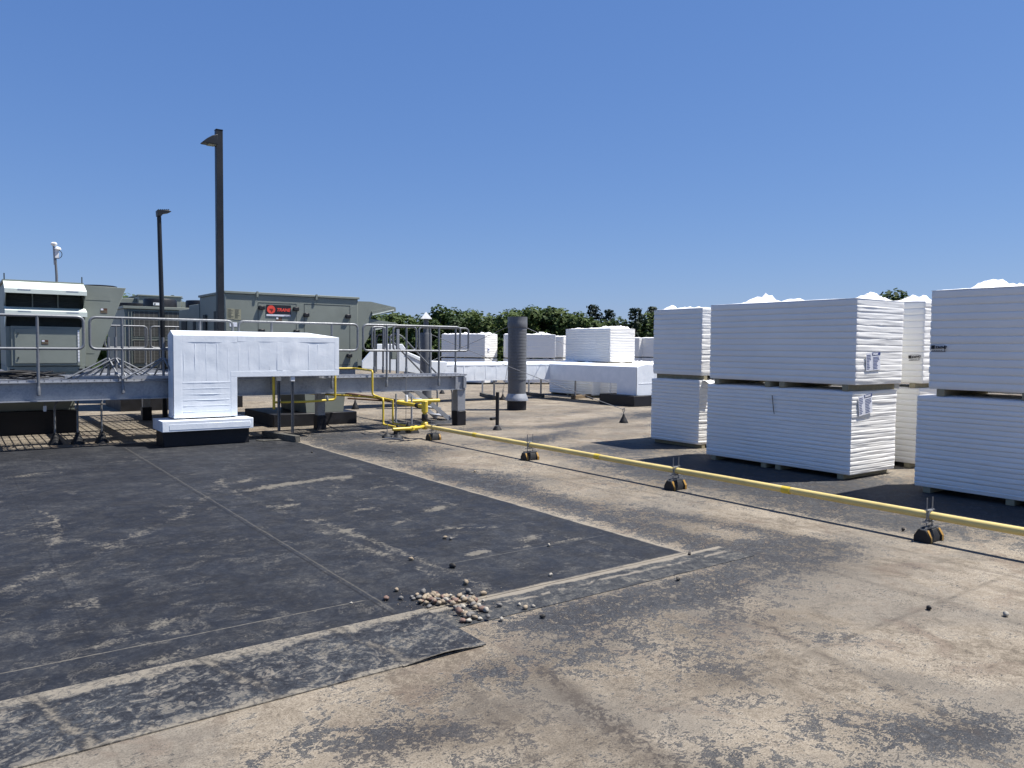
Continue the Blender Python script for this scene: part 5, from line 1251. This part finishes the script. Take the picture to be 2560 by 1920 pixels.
# ================================================================== PEBBLES
random.seed(21)
PM = {'tan': plain('pebble_tan', (.42, .34, .24), .7, 0, .25, 25), 'grey': plain('pebble_grey', (.24, .23, .215), .7, 0, .25, 25), 'cream': plain('pebble_cream', (.53, .49, .41), .65, 0, .12, 25),
      'red': plain('pebble_reddish', (.28, .18, .14), .7, 0, .25, 25), 'dark': plain('pebble_dark', (.05, .045, .04), .7, 0, .3, 25)}
def pebble(px, py, w_px, colour, label, group=None, dz=0.0, seedv=0):
    p_ = Pz(px, py); dist = (p_-O3).length; r = max(.010, w_px*1.0/2/FPX*dist)
    rnd = random.Random(int(px*31+py*7+seedv)); bm = bmesh.new(); bmesh.ops.create_icosphere(bm, subdivisions=2, radius=1)
    sx, sy, sz = r*rnd.uniform(.9, 1.15), r*rnd.uniform(.6, .9), r*rnd.uniform(.5, .85); o = rnd.uniform(0, 50)
    for v in bm.verts:
        v.co *= 1+.45*noise.noise(v.co*1.3+Vector((o, 0, 0))); v.co = Vector((v.co.x*sx, v.co.y*sy, v.co.z*sz))
    for f in bm.faces: f.smooth = True
    me = bpy.data.meshes.new('pebble'); bm.to_mesh(me); bm.free(); me.materials.append(PM[colour])
    ob = bpy.data.objects.new('pebble', me); C.objects.link(ob); ob.location = (p_.x, p_.y, sz*.9+dz+.004); ob.rotation_euler = (rnd.uniform(-.3, .3), rnd.uniform(-.3, .3), rnd.uniform(0, 6.3))
    tag(ob, label, 'pebble', group)
single = [(878, 1513-2, 9, 'cream', 'small white pebble farthest left, beside the pale seam'), (1028, 1402, 13, 'tan', 'light brown pebble alone on the dark patch, above left of the heap'),
 (1131, 1421, 16, 'dark', 'black chip on the dark patch right of the lone brown pebble'), (1112, 1348, 12, 'tan', 'left one of two brown pebbles close together far up the patch'), (1127, 1351, 10, 'grey', 'right one of two pebbles close together far up the patch'),
 (1372, 1367, 11, 'cream', 'single white pebble at the right of the dark patch'), (1376, 1441, 12, 'cream', 'pale pebble just above the dusty lower edge of the patch'), (1165, 1463, 20, 'tan', 'larger speckled pebble a little above the heap'),
 (1170, 1485, 16, 'grey', 'grey pebble touching the upper right of the heap'), (1178, 1488, 12, 'grey', 'small grey pebble next to the grey one above the heap'), (1208, 1489, 17, 'tan', 'rounded brown pebble right above the dusty band'),
 (991, 1480, 15, 'tan', 'flat light pebble left of the heap, upper one'), (965, 1501, 18, 'red', 'thin stick shaped reddish pebble left of the heap'), (1002, 1501, 12, 'grey', 'round grey pebble left of the heap, lower one'),
 (1208, 1506, 11, 'cream', 'white pebble right of the heap on the dusty band'), (1248, 1519, 13, 'grey', 'grey brown pebble right of the heap, alone'), (1298, 1516, 10, 'cream', 'white pebble above the orange one at the right'),
 (1313, 1525, 14, 'tan', 'orange tan pebble between two small white ones'), (1333, 1520, 10, 'cream', 'rightmost small white pebble of the trio'), (1254, 1553, 12, 'cream', 'pinkish white pebble below the lap line'),
 (1357, 1546, 14, 'dark', 'black lump right of the heap at the lap line'), (1695, 1452, 12, 'dark', 'dark lump on the side strip near the patch corner'), (1724, 1388, 12, 'dark', 'black chip at the far right corner of the dark patch'),
 (2322, 1525, 13, 'dark', 'black chip lying alone on dusty roof at the right'), (2514, 1541, 14, 'cream', 'white speckled pebble at the right edge'), (2258, 1328, 10, 'dark', 'small black chip left of the nearest pipe support'),
 (2333, 1354, 12, 'cream', 'white pebble at the foot of the nearest pipe support'), (1187, 1181, 7, 'tan', 'tiny reddish pebble on the dusty roof beyond the patch'), (780, 1133, 5, 'dark', 'tiny dark chip near the top of the patch')]
for s_ in single: pebble(s_[0], s_[1], s_[2], s_[3], s_[4])
heap = []
rnd = random.Random(77)
lines = [((1025, 1498), (1100, 1490), 12, 15), ((1045, 1510), (1120, 1500), 11, 15), ((1060, 1518), (1150, 1510), 9, 16), ((1110, 1500), (1180, 1500), 10, 14), ((1130, 1520), (1160, 1530), 6, 15), ((1145, 1540), (1180, 1545), 6, 17), ((1150, 1555), (1225, 1550), 5, 16), ((1175, 1515), (1215, 1530), 7, 18), ((1160, 1505), (1195, 1510), 4, 15)]
cols = ['tan', 'grey', 'cream', 'tan', 'grey', 'red']
LBL = {'tan': 'tan rounded pebble in the heap by the end of the cover strip', 'grey': 'grey rounded pebble in the heap by the end of the cover strip', 'cream': 'cream white pebble in the heap by the end of the cover strip', 'red': 'reddish pebble in the heap by the end of the cover strip'}
for (a, b_, n_, w_) in lines:
    for k in range(n_):
        t = (k+.5)/n_; px = a[0]+(b_[0]-a[0])*t+rnd.uniform(-3, 3); py = a[1]+(b_[1]-a[1])*t+rnd.uniform(-5, 5); c_ = rnd.choice(cols)
        pebble(px, py, w_*rnd.uniform(.8, 1.25), c_, LBL[c_], c_+' pebbles in the heap', dz=rnd.choice((0, 0, 0, .012)), seedv=k)

gr_ = MB(); rg = random.Random(12)
for _ in range(420):
    q = Pz(1130+rg.gauss(0, 70), 1515+rg.gauss(0, 22)); a = rg.uniform(.0015, .005); h_ = a*rg.uniform(.6, 1.2); t_ = rg.uniform(0, 3)
    pts = [q+Vector((a*math.cos(t_+k*2.1+rg.uniform(-.3, .3)), a*math.sin(t_+k*2.1), .011)) for k in range(3)]; ap = q+Vector((0, 0, .011+h_))
    for k in range(3): gr_.quadface([pts[k], pts[(k+1) % 3], ap])
go = gr_.build('grit', PM['tan']); tag(go, 'fine gravel grit scattered round the pebble heap', 'gravel', kind='stuff')

# ================================================================== TREES
def leafcloud(blobs, n, size, seed, pine=False):
    r = np.random.RandomState(seed); V = []; F = []; T = []
    tot = sum(b[3]**2 for b in blobs)
    for (bx, by, bz, br, bt) in blobs:
        k = int(n*br**2/tot)
        d = r.normal(size=(k, 3)); d /= np.linalg.norm(d, axis=1)[:, None]
        rad = br*(.55+.5*r.rand(k)**.6)
        c = np.stack([bx+d[:, 0]*rad, by+d[:, 1]*rad, bz+d[:, 2]*rad*(.8 if not pine else .35)], -1)
        a = r.normal(size=(k, 3)); a /= np.linalg.norm(a, axis=1)[:, None]
        up = d*.6+np.array([0, 0, .5])+.5*a; up /= np.linalg.norm(up, axis=1)[:, None]
        t1 = np.cross(up, r.normal(size=(k, 3))); t1 /= np.linalg.norm(t1, axis=1)[:, None]; t2 = np.cross(up, t1)
        s_ = size*(.6+.8*r.rand(k))[:, None]
        q = np.stack([c-t1*s_-t2*s_*.3, c+t1*s_*.2-t2*s_, c+t1*s_+t2*s_*.25, c-t1*s_*.2+t2*s_], 1)
        b0 = len(V)*4 if False else sum(len(v) for v in V)
        V.append(q.reshape(-1, 3)); idx = b0+np.arange(k*4).reshape(-1, 4); F.append(idx)
        T.append(np.repeat(np.clip(bt+.25*r.rand(k)-.05, 0, 1), 4))
    return np.concatenate(V), np.concatenate(F), np.concatenate(T)
def cloud_obj(name, data, mat, parent=None):
    V, F, T = data; me = bpy.data.meshes.new(name)
    me.vertices.add(len(V)); me.vertices.foreach_set('co', V.astype(np.float32).ravel())
    me.loops.add(F.size); me.loops.foreach_set('vertex_index', F.ravel().astype(np.int32)); me.polygons.add(len(F))
    me.polygons.foreach_set('loop_start', np.arange(0, F.size, 4).astype(np.int32)); me.polygons.foreach_set('loop_total', np.full(len(F), 4, np.int32))
    me.update(calc_edges=True); at_ = me.attributes.new('tone', 'FLOAT', 'POINT'); at_.data.foreach_set('value', T.astype(np.float32))
    me.materials.append(M[mat]); ob = bpy.data.objects.new(name, me); C.objects.link(ob)
    if parent: ob.parent = parent
    return ob
def tree_proto(kind, seed):
    r = random.Random(seed); bl = []
    if kind == 'oak':
        H = 13.0
        for _ in range(46):
            h = r.uniform(.30, 1.0); wd = 4.3*math.sin(math.pi*min(.97, (h-.15)/.9))**.7
            a = r.uniform(0, 6.28); rad = wd*math.sqrt(r.random()); bl.append((rad*math.cos(a), rad*math.sin(a), h*H*.93, r.uniform(.6, 1.4), r.uniform(.1, .9)))
        data = leafcloud(bl, 8200, .155, seed)
    else:
        H = 14.0
        for k in range(30):
            h = .28+.72*k/29; wd = 3.4*(1-h)**.75+.35; nb = max(2, int(5*(1-h)+2))
            for _ in range(nb):
                a = r.uniform(0, 6.28); rad = wd*r.uniform(.35, 1.0); bl.append((rad*math.cos(a), rad*math.sin(a), h*H-.15*rad, .45+.7*(1-h)*r.random()+.2, r.uniform(.1, .65)))
        data = leafcloud(bl, 4600, .15, seed, True)
    t = thing('broadleaf_tree' if kind == 'oak' else 'pine_tree', (0, 0, 0), 'x', 'tree', 'trees beyond the roof')
    cr = cloud_obj('crown', data, 'leaf' if kind == 'oak' else 'pine', t)
    m = MB(); m.tube([(0, 0, 0), (.1, 0, 3), (0, .1, 7), (.1, 0, H*.93)], [.28, .22, .15, .03], 8)
    for k in range(7):
        a = r.uniform(0, 6.28); z = r.uniform(3.5, 9.5); L = r.uniform(1.5, 3.2)
        m.tube([(0, 0, z), (L*.5*math.cos(a), L*.5*math.sin(a), z+.7), (L*math.cos(a), L*math.sin(a), z+1.2)], [.10, .06, .02], 6)
    m.build('trunk', 'bark', t); return t, H
protos = {'oak': [tree_proto('oak', s_) for s_ in (1, 2, 3, 4)], 'pine': [tree_proto('pine', s_) for s_ in (11, 12)]}
used = set()
TL = [ # column, top row, distance, kind, label
 (868, 774, 84, 'oak', 'broadleaf tree showing just over the right hood of the long unit'), (905, 775, 90, 'oak', 'broadleaf tree half hidden behind the hoods of the long unit'), (965, 772, 80, 'oak', 'broadleaf tree with a bumpy top left of the capped vent'),
 (1015, 781, 92, 'oak', 'rounded tree directly left of the capped vent'), (1050, 792, 78, 'oak', 'low tree behind the capped vent'), (1103, 757, 82, 'oak', 'tallest broadleaf tree, between the capped vent and the exhaust stack'),
 (1150, 768, 88, 'oak', 'tree over the guardrail end, right of the tallest one'), (1185, 778, 80, 'oak', 'low dense tree over the grey sided far bundle'), (1225, 786, 90, 'oak', 'tree showing over the bright end of the far bundle'), (1268, 766, 84, 'oak', 'tree rising directly behind the exhaust stack'),
 (1312, 764, 78, 'oak', 'tree immediately right of the exhaust stack'), (1352, 762, 86, 'oak', 'tree above the wrinkled far bundle'), (1385, 766, 80, 'oak', 'dark tree above the slim far bundle'),
 (1425, 775, 88, 'oak', 'tree above the left corner of the big far bundle'), (1455, 782, 78, 'oak', 'low tree left of the feathery pine'), (1484, 756, 84, 'pine', 'feathery pine above the big far bundle'), (1522, 768, 88, 'pine', 'small pine right of the feathery one'),
 (1540, 790, 80, 'oak', 'low tree above the bright end of the big far bundle'), (1590, 763, 78, 'pine', 'dark pointed pine above the small distant bundle'), (1630, 761, 84, 'pine', 'dark pine next to the narrow ended near stack'),
 (1664, 775, 80, 'oak', 'tree peeking above the edge of the narrow ended near stack'), (2256, 719, 70, 'oak', 'treetop showing between the two nearest stacks'), (325, 726, 62, 'oak', 'treetop showing between the hooded unit and the coil unit'), (372, 733, 72, 'oak', 'treetop just over the coil unit left of the leaning pole'),
 (2, 700, 60, 'oak', 'tree at the very left edge behind the hooded unit'), (-40, 715, 66, 'oak', 'tree past the left edge of the hooded unit'), (1565, 800, 96, 'oak', 'faint tree in the dip between two pines'), (838, 790, 78, 'oak', 'tree hidden low behind the long unit')]
ti = 0
for (px, py, dist, kind, lab) in TL:
    pr_, H = protos[kind][ti % len(protos[kind])]; ti += 1
    d = ray(px, py); dd = Vector((d.x, d.y, 0)).normalized()*dist; P_ = O3+ray(px, py)*(dd.length/math.hypot(ray(px, py).x, ray(px, py).y))
    s_ = (P_.z+8)/H*(.97 if kind == 'pine' else 1.005)
    if pr_.name not in used:
        used.add(pr_.name); o_ = pr_; o_.location = (P_.x, P_.y, -8); o_['label'] = lab; o_.rotation_euler.z = ti*1.3
    else: o_ = copy_thing(pr_, (P_.x, P_.y, -8), lab, rz=ti*1.3)
    wsc = s_*(.85 if kind == 'pine' else 1.0); o_.scale = (wsc, wsc, s_)
# wood behind and below that reads as one mass
r = random.Random(9); bl = []
for k in range(330):
    px = r.uniform(-300, 2400); dist = r.uniform(92, 118); d = ray(px, 800); dd = Vector((d.x, d.y, 0)).normalized()*dist
    bl.append((dd.x, dd.y, r.uniform(-7, 2.6)+ (0 if 850 < px < 1700 else .2), r.uniform(1.6, 2.9), r.uniform(.05, .6)))
tag(cloud_obj('distant_wood', leafcloud(bl, 42000, .34, 5), 'leaf'), kind='stuff')
bpy.data.objects['distant_wood']['label'] = 'continuous dark wood filling in behind the separate trees'
bpy.data.objects['distant_wood']['category'] = 'wood'
